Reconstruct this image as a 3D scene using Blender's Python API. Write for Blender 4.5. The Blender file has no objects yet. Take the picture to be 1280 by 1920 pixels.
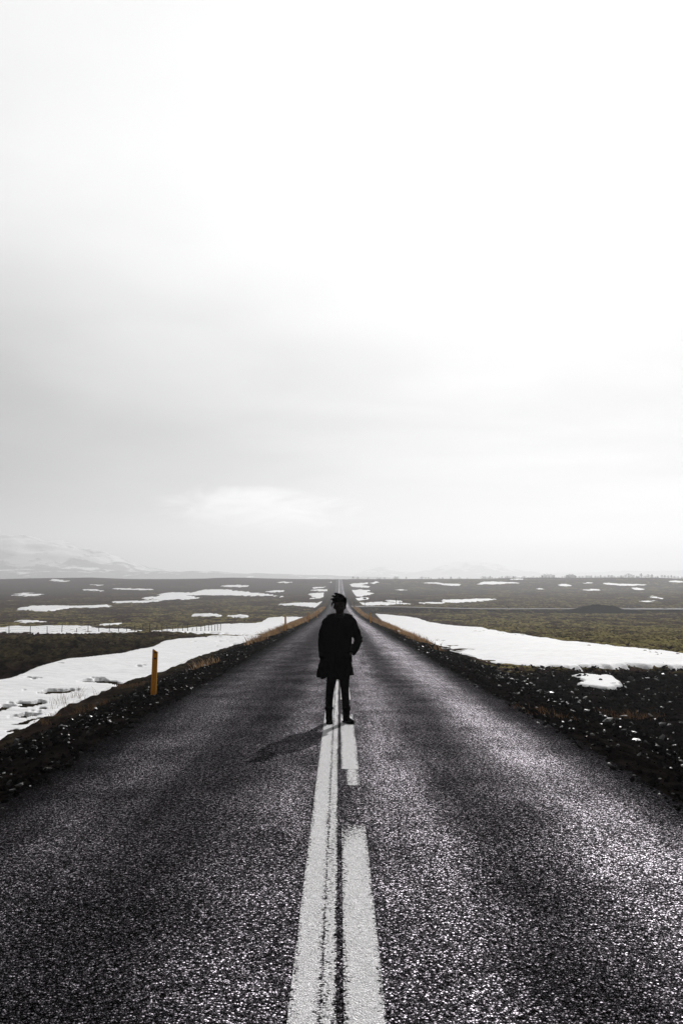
import bpy, bmesh, math, random
import numpy as np
from mathutils import Vector, Matrix

# ------------------------------------------------------------------ camera, world, sun, exposure
SC = bpy.context.scene
COL = SC.collection
F = 35.0 / 36.0 * 1920.0          # focal length in photo pixels (photo is 1280 x 1920)
CAM_Z = 1.82
PITCH = math.atan(118.0 / F)
YAW = -math.atan(4.0 / F)
SUN_AZ = math.radians(15.5)       # to the right of the road direction (+Y)
SUN_EL = math.radians(27.0)
SUN_DIR = Vector((math.sin(SUN_AZ) * math.cos(SUN_EL), math.cos(SUN_AZ) * math.cos(SUN_EL), math.sin(SUN_EL)))

cam_d = bpy.data.cameras.new('camera')
cam_d.sensor_fit = 'VERTICAL'
cam_d.sensor_height = 36.0
cam_d.sensor_width = 24.0
cam_d.lens = 35.0
cam_d.clip_start = 0.05
cam_d.clip_end = 30000.0
cam = bpy.data.objects.new('camera', cam_d)
cam.location = (0, 0, CAM_Z)
cam.rotation_euler = (math.pi / 2 + PITCH, 0, YAW)
COL.objects.link(cam)
SC.camera = cam

def nd(nt, typ, loc=None, **kw):
    n = nt.nodes.new(typ)
    for k, v in kw.items():
        setattr(n, k, v)
    return n

def setin(n, **kw):
    for k, v in kw.items():
        n.inputs[k.replace('_', ' ')].default_value = v

def math_n(nt, op, a, b=None, c=None, clamp=False):
    n = nt.nodes.new('ShaderNodeMath'); n.operation = op; n.use_clamp = clamp
    for i, v in enumerate((a, b, c)):
        if v is None: continue
        if isinstance(v, (int, float)): n.inputs[i].default_value = v
        else: nt.links.new(v, n.inputs[i])
    return n.outputs[0]

def smooth_n(nt, v, lo, hi, to0=0.0, to1=1.0):
    n = nt.nodes.new('ShaderNodeMapRange'); n.interpolation_type = 'SMOOTHSTEP'
    nt.links.new(v, n.inputs[0])
    n.inputs[1].default_value = lo; n.inputs[2].default_value = hi
    n.inputs[3].default_value = to0; n.inputs[4].default_value = to1
    return n.outputs[0]

def noise_n(nt, vec, scale, detail=4.0, rough=0.55, dist=0.0):
    n = nt.nodes.new('ShaderNodeTexNoise')
    n.inputs['Scale'].default_value = scale; n.inputs['Detail'].default_value = detail
    n.inputs['Roughness'].default_value = rough; n.inputs['Distortion'].default_value = dist
    if vec is not None: nt.links.new(vec, n.inputs['Vector'])
    return n.outputs[0]

def mixc(nt, fac, a, b):
    n = nt.nodes.new('ShaderNodeMix'); n.data_type = 'RGBA'
    for sock, v in ((n.inputs[0], fac), (n.inputs[6], a), (n.inputs[7], b)):
        if isinstance(v, (int, float)): sock.default_value = v
        elif isinstance(v, tuple): sock.default_value = v if len(v) == 4 else (*v, 1)
        else: nt.links.new(v, sock)
    return n.outputs[2]

def build_world():
    w = bpy.data.worlds.new('World'); SC.world = w; w.use_nodes = True
    nt = w.node_tree; nt.nodes.clear(); L = nt.links
    out = nd(nt, 'ShaderNodeOutputWorld'); bg = nd(nt, 'ShaderNodeBackground')
    sky = nd(nt, 'ShaderNodeTexSky'); sky.sky_type = 'NISHITA'; sky.sun_disc = False
    sky.sun_elevation = SUN_EL; sky.sun_rotation = SUN_AZ
    tc = nd(nt, 'ShaderNodeTexCoord')
    dirv = tc.outputs['Generated']
    # cosine of the angle to the sun behind the cloud
    dot = nd(nt, 'ShaderNodeVectorMath'); dot.operation = 'DOT_PRODUCT'
    L.new(dirv, dot.inputs[0]); dot.inputs[1].default_value = SUN_DIR
    cosang = math_n(nt, 'MAXIMUM', dot.outputs['Value'], 0.0)
    sep = nd(nt, 'ShaderNodeSeparateXYZ'); L.new(dirv, sep.inputs[0])
    z = math_n(nt, 'MAXIMUM', sep.outputs[2], 0.0)
    # cloud layer seen in perspective: direction divided by height, streaky
    zz = math_n(nt, 'ADD', z, 0.10)
    u = math_n(nt, 'DIVIDE', sep.outputs[0], zz); v = math_n(nt, 'DIVIDE', sep.outputs[1], zz)
    cmb = nd(nt, 'ShaderNodeCombineXYZ'); L.new(u, cmb.inputs[0]); L.new(v, cmb.inputs[1])
    n1 = noise_n(nt, cmb.outputs[0], 0.60, 4.0, 0.45, 0.6)
    n2 = noise_n(nt, cmb.outputs[0], 1.7, 4.0, 0.5, 0.3)
    gl_ = smooth_n(nt, dot.outputs['Value'], -0.10, 0.90)
    glow_w = math_n(nt, 'POWER', gl_, 4.5)
    glow_n = math_n(nt, 'POWER', cosang, 24.0)
    lum = math_n(nt, 'MULTIPLY_ADD', glow_w, SKY_WIDE, SKY_BASE)
    lum = math_n(nt, 'MULTIPLY_ADD', glow_n, SKY_NARROW, lum)
    # cloud density variation
    cl = math_n(nt, 'ADD', math_n(nt, 'MULTIPLY', n1, 0.75), math_n(nt, 'MULTIPLY', n2, 0.25))
    var = smooth_n(nt, cl, 0.30, 0.70, -0.20, 0.15)
    var = math_n(nt, 'ADD', math_n(nt, 'MULTIPLY', var, smooth_n(nt, sep.outputs[2], 0.15, 0.45, 1.0, 0.45)), 1.0)
    lum = math_n(nt, 'MULTIPLY', lum, var)
    # thinner cloud high up
    # and a heavier bank of cloud lies low away from the sun
    bank = smooth_n(nt, sep.outputs[0], -0.34, 0.24, 0.22, 0.72)
    upf = smooth_n(nt, sep.outputs[2], 0.02, 0.40)
    up = math_n(nt, 'ADD', math_n(nt, 'MULTIPLY', upf, SKY_UP), math_n(nt, 'MULTIPLY', math_n(nt, 'SUBTRACT', 1.0, upf), bank))
    lum = math_n(nt, 'MULTIPLY', lum, up)
    # a brighter gap low over the plain
    gx = math_n(nt, 'DIVIDE', math_n(nt, 'ADD', sep.outputs[0], 0.085), 0.075)
    gz = math_n(nt, 'DIVIDE', math_n(nt, 'SUBTRACT', sep.outputs[2], 0.064), 0.019)
    g2 = math_n(nt, 'ADD', math_n(nt, 'MULTIPLY', gx, gx), math_n(nt, 'MULTIPLY', gz, gz))
    mp = nd(nt, 'ShaderNodeMapping'); L.new(dirv, mp.inputs[0]); mp.inputs['Scale'].default_value = (7, 7, 24)
    gn = noise_n(nt, mp.outputs[0], 2.2, 5.0, 0.6, 0.6)
    g3 = math_n(nt, 'ADD', g2, math_n(nt, 'MULTIPLY', math_n(nt, 'SUBTRACT', gn, 0.5), 4.5))
    front = smooth_n(nt, sep.outputs[1], 0.0, 0.3)
    gap = math_n(nt, 'MULTIPLY', smooth_n(nt, g3, -0.6, 2.2, GAP, 0.0), front)
    lum = math_n(nt, 'ADD', lum, gap)
    cloud = nd(nt, 'ShaderNodeCombineXYZ')
    L.new(lum, cloud.inputs[0]); L.new(math_n(nt, 'MULTIPLY', lum, 0.995), cloud.inputs[1]); L.new(math_n(nt, 'MULTIPLY', lum, 0.99), cloud.inputs[2])
    skyv = nd(nt, 'ShaderNodeVectorMath'); skyv.operation = 'SCALE'; L.new(sky.outputs[0], skyv.inputs[0]); skyv.inputs['Scale'].default_value = 0.08
    # 94 per cent cloud cover over the clear sky
    fin = mixc(nt, 0.94, skyv.outputs[0], cloud.outputs[0])
    hs = nd(nt, 'ShaderNodeHueSaturation'); hs.inputs['Saturation'].default_value = 0.25; L.new(fin, hs.inputs['Color'])
    L.new(hs.outputs[0], bg.inputs['Color']); bg.inputs['Strength'].default_value = 1.0
    L.new(bg.outputs[0], out.inputs['Surface'])

SKY_BASE, SKY_WIDE, SKY_NARROW, SKY_UP, GAP = 0.03, 0.84, 0.12, 1.18, 0.80
build_world()

sun_d = bpy.data.lights.new('sun', 'SUN'); sun_d.energy = 4.9; sun_d.angle = math.radians(0.53); sun_d.color = (1.0, 0.985, 0.965)
sun = bpy.data.objects.new('sun', sun_d); COL.objects.link(sun)
sun.rotation_euler = SUN_DIR.to_track_quat('Z', 'Y').to_euler()
sun.location = (60, 200, 120)

SC.view_settings.view_transform = 'Standard'
SC.view_settings.look = 'None'
SC.view_settings.gamma = 1.0
SC.view_settings.exposure = -0.05
SC.view_settings.use_curve_mapping = False
SC.render.engine = 'CYCLES'
SC.cycles.use_denoising = True
SC.cycles.max_bounces = 5
SC.cycles.volume_bounces = 0
SC.cycles.sample_clamp_indirect = 4.0

rng = np.random.default_rng(7)
random.seed(7)

# ------------------------------------------------------------------ helpers
def tag(o, label=None, cat=None, group=None, kind=None):
    if label: o['label'] = label
    if cat: o['category'] = cat
    if group: o['group'] = group
    if kind: o['kind'] = kind
    return o

def link(name, me, mat=None, parent=None):
    o = bpy.data.objects.new(name, me); COL.objects.link(o)
    if mat is not None and me is not None and len(me.materials) == 0: me.materials.append(mat)
    if parent is not None: o.parent = parent
    return o

def empty(name, loc=(0, 0, 0), rz=0.0, parent=None):
    o = bpy.data.objects.new(name, None); o.location = loc; o.rotation_euler = (0, 0, rz); COL.objects.link(o)
    o.empty_display_size = 0.2
    if parent is not None: o.parent = parent
    return o

def mesh_np(name, V, Fc, smooth=True):
    """mesh from an (n,3) array and an (m,3) or (m,4) array of indices"""
    V = np.asarray(V, dtype=np.float32); Fc = np.asarray(Fc, dtype=np.int32)
    me = bpy.data.meshes.new(name)
    k = Fc.shape[1]
    me.vertices.add(len(V)); me.vertices.foreach_set('co', V.ravel())
    me.loops.add(Fc.size); me.loops.foreach_set('vertex_index', Fc.ravel())
    me.polygons.add(len(Fc))
    me.polygons.foreach_set('loop_start', np.arange(0, Fc.size, k, dtype=np.int32))
    me.polygons.foreach_set('use_smooth', np.full(len(Fc), smooth, dtype=bool))
    me.update(calc_edges=True)
    return me

def attr(me, name, vals):
    a = me.attributes.new(name, 'FLOAT', 'POINT'); a.data.foreach_set('value', np.asarray(vals, dtype=np.float32))

def sstep(a, b, x):
    t = np.clip((x - a) / (b - a), 0, 1); return t * t * (3 - 2 * t)

def _hash(ix, iy, seed):
    h = (ix.astype(np.int64) * 374761393 + iy.astype(np.int64) * 668265263 + seed * 974711) & 0xFFFFFFFF
    h = ((h ^ (h >> 13)) * 1274126177) & 0xFFFFFFFF
    h = ((h ^ (h >> 15)) * 2246822519) & 0xFFFFFFFF
    return ((h ^ (h >> 16)) & 0xFFFFFF) / float(0xFFFFFF)

def vnoise(x, y, seed=0):
    ix = np.floor(x); iy = np.floor(y); fx = x - ix; fy = y - iy
    fx = fx * fx * fx * (fx * (fx * 6 - 15) + 10); fy = fy * fy * fy * (fy * (fy * 6 - 15) + 10)
    a = _hash(ix, iy, seed); b = _hash(ix + 1, iy, seed); c = _hash(ix, iy + 1, seed); d = _hash(ix + 1, iy + 1, seed)
    return (a + (b - a) * fx) * (1 - fy) + (c + (d - c) * fx) * fy

def fbm(x, y, oct=4, seed=0, gain=0.5):
    s = 0; a = 1.0; t = 0
    for i in range(oct):
        s = s + a * (vnoise(x * 2 ** i + 17.3 * i, y * 2 ** i - 9.1 * i, seed + i) * 2 - 1); t += a; a *= gain
    return s / t

def hermite(px, py):
    px = np.array(px, float); py = np.array(py, float)
    m = np.gradient(py, px)
    dx = np.diff(px); sl = np.diff(py) / dx
    def f(x):
        x = np.asarray(x, float); xc = np.clip(x, px[0], px[-1])
        i = np.clip(np.searchsorted(px, xc) - 1, 0, len(px) - 2)
        h = dx[i]; t = (xc - px[i]) / h
        return ((2*t**3 - 3*t**2 + 1) * py[i] + (t**3 - 2*t**2 + t) * h * m[i] + (-2*t**3 + 3*t**2) * py[i+1] + (t**3 - t**2) * h * m[i+1])
    return f

# ------------------------------------------------------------------ shape of the land (heights above the road under the camera)
_R = hermite([-60, -20, 0, 4, 10, 13.8, 23, 57, 100, 138, 200, 262, 330, 400, 480, 580, 690, 780, 840, 900, 1000, 1200, 1600],
             np.array([-1.82, -1.82, -1.82, -1.83, -1.93, -2.025, -2.32, -3.3, -4.55, -5.6, -7.0, -8.0, -8.65, -9.0, -9.15, -8.85, -7.3, -4.7, -3.7, -3.8, -6, -11, -15]) + CAM_Z)
_P = hermite([-200, -60, 0, 20, 40, 75, 100, 150, 200, 260, 400, 580, 690, 780, 860, 950, 1100, 1500, 3000, 7000],
             np.array([-3.0, -2.9, -2.8, -3.15, -3.65, -4.75, -5.8, -7.5, -8.6, -9.3, -9.8, -9.7, -8.4, -5.7, -4.4, -3.9, -5.5, -10, -14, -18]) + CAM_Z)
HALF = 3.0                        # half the width of the asphalt
SIDE_Y, SIDE_W = 256.0, 3.0       # side road joining from the right

def side_z(x):
    return _R(SIDE_Y) - 0.06 + (_P(SIDE_Y) + 0.75 - _R(SIDE_Y)) * sstep(6, 40, x)

def base_h(x, y):
    x = np.asarray(x, float); y = np.asarray(y, float)
    ax = np.abs(x)
    plain = _P(y) + 0.55 * fbm(x / 60, y / 90, 3, 11) * sstep(15, 80, ax) * sstep(30, 160, np.hypot(x, y))
    plain = plain + 2.6 * sstep(40, 200, ax) * fbm(x / 130 + 3.3, y / 300, 2, 31) * sstep(500, 850, y)
    for hx_, hy_, sg, hh in ((-285, 900, 55, 2.2), (-225, 900, 24, 0.9), (-100, 880, 42, 2.0), (260, 900, 60, 1.2)):
        plain = plain + hh * np.exp(-((x - hx_) / sg) ** 2 - ((y - hy_) / 90) ** 2)
    # low rise with moss between the ditch and the fence
    plain = plain + 0.28 * np.exp(-((x + 19) / 8) ** 2 - ((y - 62) / 22) ** 2)
    road = _R(y) - 0.03
    far = sstep(150, 420, y)
    t = sstep(3.15, 6.6 + 3.0 * far, ax)
    z = road * (1 - t) + plain * t
    z = z - 0.22 * (1 - sstep(2.3, 2.95, ax)) - 0.05
    # side road embankment
    s = (1 - sstep(SIDE_W + 0.5, SIDE_W + 6.5, np.abs(y - SIDE_Y))) * sstep(2.9, 3.6, x) * (1 - sstep(420, 480, x))
    z = z * (1 - s) + (side_z(x) - 0.12) * s
    return z

def zones(x, y):
    """0..1 masks: bare stony soil, dry grass, green moss"""
    ax = np.abs(x); r = np.hypot(x, y)
    n = fbm(x / 3.0, y / 6.0, 3, 41); n2 = fbm(x / 14, y / 30, 3, 43)
    soil = 1 - sstep(4.6, 6.4, ax + n * 1.2 + 0.0 * r)
    rub = sstep(3, 4, x) * (1 - sstep(36, 41, y + 4 * n)) * (1 - sstep(30, 40, x))
    soil = np.maximum(soil, rub)
    side = (x > 3) * (1 - sstep(9, 13, np.abs(y - (SIDE_Y - 3)) + 3 * n)) * 0.45
    soil = np.maximum(soil, side)
    grass = (sstep(3.3, 3.8, ax) * (1 - sstep(4.3, 5.4, ax + n))) * sstep(45, 85, y + 14 * n) * (1 - 0.8 * sstep(190, 300, y))
    moss = sstep(-0.35, 0.35, n2 + 0.55 * n + 0.25 - (0.9 - 0.75 * sstep(10, 60, x)) * sstep(250, 520, y))
    moss = moss * (1 - 0.55 * (x < 0) * (1 - sstep(70, 95, y + 10 * n2)))
    grass = grass * sstep(-0.25, 0.25, n + 0.25 + 0.6 * fbm(x / 0.8, y / 2.5, 3, 47))
    return soil * (1 - grass), grass, moss

def hummock(x, y):
    r = np.hypot(x, y); k = 1 + r / 55.0
    h1 = 1 - np.abs(fbm(x / 1.0, y / 1.6, 2, 3)) * 2.6
    h2 = 1 - np.abs(fbm(x / 2.6, y / 4.5, 2, 13)) * 2.6
    f = sstep(60, 260, r)
    return np.clip(h1 * (1 - 0.6 * f) + 0.6 * h2 * f + 0.25 * (1 - f) * h2, -1, 1.2) - 0.35

def detail_h(x, y):
    ax = np.abs(x); r = np.hypot(x, y)
    off = sstep(3.2, 4.3, ax)
    hum = hummock(x, y)
    big = fbm(x / 5.5, y / 5.5, 3, 5)
    soil, grass, moss = zones(x, y)
    amp = (0.05 + 0.24 * sstep(7, 16, ax)) * (1 - 0.6 * soil)
    z = off * (amp * hum + 0.16 * big * sstep(5, 12, ax) * (1 - 0.6 * soil))
    z = z + off * soil * 0.055 * fbm(x / 0.33, y / 0.33, 3, 9)
    return z * (1 - 0.5 * sstep(300, 900, r))

def height(x, y):
    return base_h(x, y) + detail_h(np.asarray(x, float), np.asarray(y, float))

# photo pixel <-> place on the land
CAM_M = Matrix.Translation((0, 0, CAM_Z)) @ cam.rotation_euler.to_matrix().to_4x4()
_r = np.array(CAM_M.to_3x3())
def ray(px, py):
    d = _r @ np.array([(px - 640) / F, -(py - 960) / F, -1.0]); return d / np.hypot(d[0], d[1])
_ts = np.exp(np.linspace(math.log(3), math.log(5000), 6000))
def on_land(px, py):
    d = ray(px, py)
    gap = CAM_Z + d[2] * _ts - base_h(d[0] * _ts, d[1] * _ts)
    i = np.argmax(gap < 0)
    if gap[i] >= 0: i = np.searchsorted(_ts, 900)
    return d[0] * _ts[i], d[1] * _ts[i]

# ------------------------------------------------------------------ materials
def new_mat(name):
    m = bpy.data.materials.new(name); m.use_nodes = True
    nt = m.node_tree; b = nt.nodes['Principled BSDF']
    return m, nt, b

def plain_mat(name, col, rough=0.8, spec=0.3, nscale=30.0, namp=0.35, bump=0.0, metal=0.0):
    m, nt, b = new_mat(name)
    tc = nd(nt, 'ShaderNodeTexCoord')
    n = noise_n(nt, tc.outputs['Object'], nscale, 4.0)
    dark = tuple(c * (1 - namp) for c in col); lite = tuple(min(1, c * (1 + namp)) for c in col)
    nt.links.new(mixc(nt, n, dark, lite), b.inputs['Base Color'])
    b.inputs['Roughness'].default_value = rough; b.inputs['Specular IOR Level'].default_value = spec; b.inputs['Metallic'].default_value = metal
    if bump:
        bp = nd(nt, 'ShaderNodeBump'); bp.inputs['Strength'].default_value = bump; bp.inputs['Distance'].default_value = 0.01
        nt.links.new(n, bp.inputs['Height']); nt.links.new(bp.outputs[0], b.inputs['Normal'])
    return m

def chip_seal(nt, b, paint=None):
    """surface dressing: stone chips about a centimetre across, each with its own tilt"""
    L = nt.links
    geo = nd(nt, 'ShaderNodeNewGeometry'); pos = geo.outputs['Position']
    sep = nd(nt, 'ShaderNodeSeparateXYZ'); L.new(pos, sep.inputs[0])
    flat = nd(nt, 'ShaderNodeCombineXYZ'); L.new(sep.outputs[0], flat.inputs[0]); L.new(sep.outputs[1], flat.inputs[1])
    P2 = flat.outputs[0]
    vor = nd(nt, 'ShaderNodeTexVoronoi'); vor.inputs['Scale'].default_value = 84.0; L.new(P2, vor.inputs['Vector'])
    vor2 = nd(nt, 'ShaderNodeTexVoronoi'); vor2.inputs['Scale'].default_value = 84.0; vor2.feature = 'DISTANCE_TO_EDGE'; L.new(P2, vor2.inputs['Vector'])
    cs = nd(nt, 'ShaderNodeSeparateColor'); L.new(vor.outputs['Color'], cs.inputs[0])
    # wear: wheel tracks, centre and edges of each lane
    stretch = nd(nt, 'ShaderNodeMapping'); stretch.inputs['Scale'].default_value = (1.0, 0.10, 1.0); L.new(P2, stretch.inputs[0])
    wob = noise_n(nt, stretch.outputs[0], 0.9, 3.0)
    xw = math_n(nt, 'ADD', sep.outputs[0], math_n(nt, 'MULTIPLY', math_n(nt, 'SUBTRACT', wob, 0.5), 0.55))
    ax = math_n(nt, 'ABSOLUTE', xw)
    def band(c, w):
        d = math_n(nt, 'DIVIDE', math_n(nt, 'SUBTRACT', ax, c), w)
        return math_n(nt, 'POWER', 2.718, math_n(nt, 'MULTIPLY', math_n(nt, 'MULTIPLY', d, d), -1.0))
    track = math_n(nt, 'ADD', math_n(nt, 'MULTIPLY', band(0.50, 0.34), 0.6), band(2.00, 0.42), clamp=True)
    # left lane off the sun's glare: its dimness is put into tone and gloss
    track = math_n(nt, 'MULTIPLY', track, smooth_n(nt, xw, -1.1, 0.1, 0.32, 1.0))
    edge = smooth_n(nt, ax, 2.35, 2.95)
    blot = noise_n(nt, P2, 0.8, 4.0, 0.6)
    streak = noise_n(nt, stretch.outputs[0], 5.0, 4.0, 0.6)
    # chips that stand in bitumen: more of them drowned outside the tracks
    stone = math_n(nt, 'MULTIPLY', cs.outputs[0], cs.outputs[1])
    col = mixc(nt, stone, (0.0015, 0.0015, 0.0018), (0.135, 0.127, 0.143))
    gapm = smooth_n(nt, vor2.outputs['Distance'], 0.03, 0.26)
    col = mixc(nt, gapm, (0.0012, 0.0012, 0.0014), col)
    tone = math_n(nt, 'ADD', math_n(nt, 'MULTIPLY', track, 0.35), math_n(nt, 'MULTIPLY', math_n(nt, 'ADD', blot, streak), 0.5))
    tone = math_n(nt, 'MULTIPLY', tone, math_n(nt, 'MULTIPLY_ADD', edge, -0.6, 1.0))
    tonec = nd(nt, 'ShaderNodeVectorMath'); tonec.operation = 'SCALE'; L.new(col, tonec.inputs[0]); L.new(math_n(nt, 'ADD', tone, 0.25), tonec.inputs['Scale'])
    col = tonec.outputs[0]
    # gloss: polished chips in the wheel tracks, matt bitumen elsewhere
    grit = noise_n(nt, P2, 30.0, 3.0, 0.7)
    gritm = smooth_n(nt, grit, 0.36, 0.66, 0.12, 2.1)
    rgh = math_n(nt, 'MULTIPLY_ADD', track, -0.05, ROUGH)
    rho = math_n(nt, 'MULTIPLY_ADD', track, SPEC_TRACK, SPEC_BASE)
    rho = math_n(nt, 'MULTIPLY', rho, math_n(nt, 'MULTIPLY_ADD', edge, -0.85, 1.0))
    rho = math_n(nt, 'MULTIPLY', rho, smooth_n(nt, math_n(nt, 'ADD', blot, math_n(nt, 'MULTIPLY', streak, 0.6)), 0.55, 1.05, 0.4, 1.4))
    rho = math_n(nt, 'MULTIPLY', rho, smooth_n(nt, xw, -2.2, -0.2, 0.66, 1.0))  # gloss lowered leftwards to imitate the weaker sun glare there
    rho = math_n(nt, 'MULTIPLY', rho, gapm)
    rho = math_n(nt, 'MULTIPLY', rho, gritm)
    rho = math_n(nt, 'MULTIPLY', rho, math_n(nt, 'MULTIPLY_ADD', math_n(nt, 'POWER', cs.outputs[2], 3.0), 3.4, 0.1))
    gsc = nd(nt, 'ShaderNodeVectorMath'); gsc.operation = 'SCALE'; L.new(col, gsc.inputs[0]); L.new(math_n(nt, 'MULTIPLY_ADD', gritm, 0.75, 0.25), gsc.inputs['Scale'])
    col = gsc.outputs[0]
    # tilt of each chip
    off = nd(nt, 'ShaderNodeVectorMath'); off.operation = 'SUBTRACT'; L.new(vor.outputs['Color'], off.inputs[0]); off.inputs[1].default_value = (0.5, 0.5, 0.5)
    sc = nd(nt, 'ShaderNodeVectorMath'); sc.operation = 'MULTIPLY'; L.new(off.outputs[0], sc.inputs[0]); sc.inputs[1].default_value = (TILT, TILT, 0.0)
    bp = nd(nt, 'ShaderNodeBump'); bp.inputs['Strength'].default_value = 0.9; bp.inputs['Distance'].default_value = 0.006
    hgt = math_n(nt, 'ADD', smooth_n(nt, vor2.outputs['Distance'], 0.0, 0.35), math_n(nt, 'MULTIPLY', cs.outputs[1], 0.9))
    L.new(hgt, bp.inputs['Height'])
    add = nd(nt, 'ShaderNodeVectorMath'); add.operation = 'ADD'; L.new(bp.outputs[0], add.inputs[0]); L.new(sc.outputs[0], add.inputs[1])
    nrm = nd(nt, 'ShaderNodeVectorMath'); nrm.operation = 'NORMALIZE'; L.new(add.outputs[0], nrm.inputs[0])
    if paint is not None:
        # worn paint: stays on the chips' tops, gone along scuffed streaks
        wn = noise_n(nt, P2, 38.0, 3.0, 0.65)
        st = nd(nt, 'ShaderNodeMapping'); st.inputs['Scale'].default_value = (9.0, 0.35, 1.0); L.new(P2, st.inputs[0])
        wl = noise_n(nt, st.outputs[0], 3.0, 4.0, 0.6)
        keep = math_n(nt, 'ADD', math_n(nt, 'MULTIPLY', wn, 0.8), math_n(nt, 'ADD', math_n(nt, 'MULTIPLY', wl, 0.5), math_n(nt, 'MULTIPLY', cs.outputs[1], 0.30)))
        at = nd(nt, 'ShaderNodeAttribute'); at.attribute_name = 'wear'
        keep = math_n(nt, 'SUBTRACT', keep, math_n(nt, 'MULTIPLY', at.outputs['Fac'], 0.5))
        keep = smooth_n(nt, keep, paint - 0.08, paint + 0.06)
        keep = math_n(nt, 'MULTIPLY', keep, smooth_n(nt, vor2.outputs['Distance'], 0.0, 0.09, 0.62, 1.0))
        rho = math_n(nt, 'MULTIPLY', rho, math_n(nt, 'SUBTRACT', 1.0, keep))
        col = mixc(nt, keep, col, (0.92, 0.91, 0.92))
    L.new(col, b.inputs['Base Color']); b.inputs['Roughness'].default_value = 0.9; b.inputs['Specular IOR Level'].default_value = 0.0
    L.new(nrm.outputs[0], b.inputs['Normal'])
    gl = nd(nt, 'ShaderNodeBsdfGlossy'); gl.inputs['Color'].default_value = (0.98, 0.925, 1.0, 1); L.new(rgh, gl.inputs['Roughness']); L.new(nrm.outputs[0], gl.inputs['Normal'])
    mx = nd(nt, 'ShaderNodeMixShader'); L.new(rho, mx.inputs[0]); L.new(b.outputs[0], mx.inputs[1]); L.new(gl.outputs[0], mx.inputs[2])
    L.new(mx.outputs[0], nt.nodes['Material Output'].inputs['Surface'])

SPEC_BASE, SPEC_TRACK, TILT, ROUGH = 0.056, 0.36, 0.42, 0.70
M = {}
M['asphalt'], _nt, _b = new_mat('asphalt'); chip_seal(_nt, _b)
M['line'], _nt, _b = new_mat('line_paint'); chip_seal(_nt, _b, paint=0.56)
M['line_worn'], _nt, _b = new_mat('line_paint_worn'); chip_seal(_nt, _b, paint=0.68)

def terrain_mat():
    m, nt, b = new_mat('terrain'); L = nt.links
    geo = nd(nt, 'ShaderNodeNewGeometry'); pos = geo.outputs['Position']
    def at(n):
        a = nd(nt, 'ShaderNodeAttribute'); a.attribute_name = n; return a.outputs['Fac']
    soil, grass, moss, hum = at('soil'), at('grass'), at('moss'), at('hum')
    tus = nd(nt, 'ShaderNodeMapping'); tus.inputs['Scale'].default_value = (1.0, 0.33, 1.0); L.new(pos, tus.inputs[0]); pt = tus.outputs[0]
    n1 = noise_n(nt, pt, 1.9, 6.0, 0.65); n2 = noise_n(nt, pt, 0.30, 5.0, 0.6); n3 = noise_n(nt, pt, 6.0, 4.0, 0.6)
    heath = mixc(nt, smooth_n(nt, n1, 0.35, 0.65), (0.003, 0.0018, 0.0015), (0.060, 0.038, 0.030))
    mossc = mixc(nt, smooth_n(nt, math_n(nt, 'ADD', math_n(nt, 'MULTIPLY', n1, 0.6), math_n(nt, 'MULTIPLY', n3, 0.4)), 0.38, 0.62), (0.010, 0.009, 0.0035), (0.24, 0.205, 0.082))
    yel = mixc(nt, smooth_n(nt, n2, 0.5, 0.7), mossc, (0.22, 0.175, 0.085))
    mossc = mixc(nt, 0.45, mossc, yel)
    mfac = math_n(nt, 'MULTIPLY', math_n(nt, 'MULTIPLY', moss, smooth_n(nt, n2, 0.25, 0.5)), smooth_n(nt, math_n(nt, 'ADD', hum, math_n(nt, 'MULTIPLY', math_n(nt, 'SUBTRACT', n3, 0.5), 1.2)), -0.15, 0.30, 0.02, 1.0), clamp=True)
    col = mixc(nt, mfac, heath, mossc)
    soilc = mixc(nt, smooth_n(nt, n3, 0.4, 0.7), (0.0015, 0.0013, 0.0011), (0.010, 0.008, 0.007))
    dk = at('dark'); col = mixc(nt, dk, col, soilc)
    col = mixc(nt, soil, col, soilc)
    grc = mixc(nt, n3, (0.03, 0.016, 0.007), (0.26, 0.15, 0.07))
    col = mixc(nt, grass, col, grc)
    L.new(col, b.inputs['Base Color'])
    b.inputs['Roughness'].default_value = 0.95; b.inputs['Specular IOR Level'].default_value = 0.0
    bp = nd(nt, 'ShaderNodeBump'); bp.inputs['Strength'].default_value = 0.9; bp.inputs['Distance'].default_value = 0.22
    L.new(math_n(nt, 'ADD', n1, math_n(nt, 'MULTIPLY', n3, 0.3)), bp.inputs['Height']); L.new(bp.outputs[0], b.inputs['Normal'])
    return m
M['terrain'] = terrain_mat()

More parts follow.
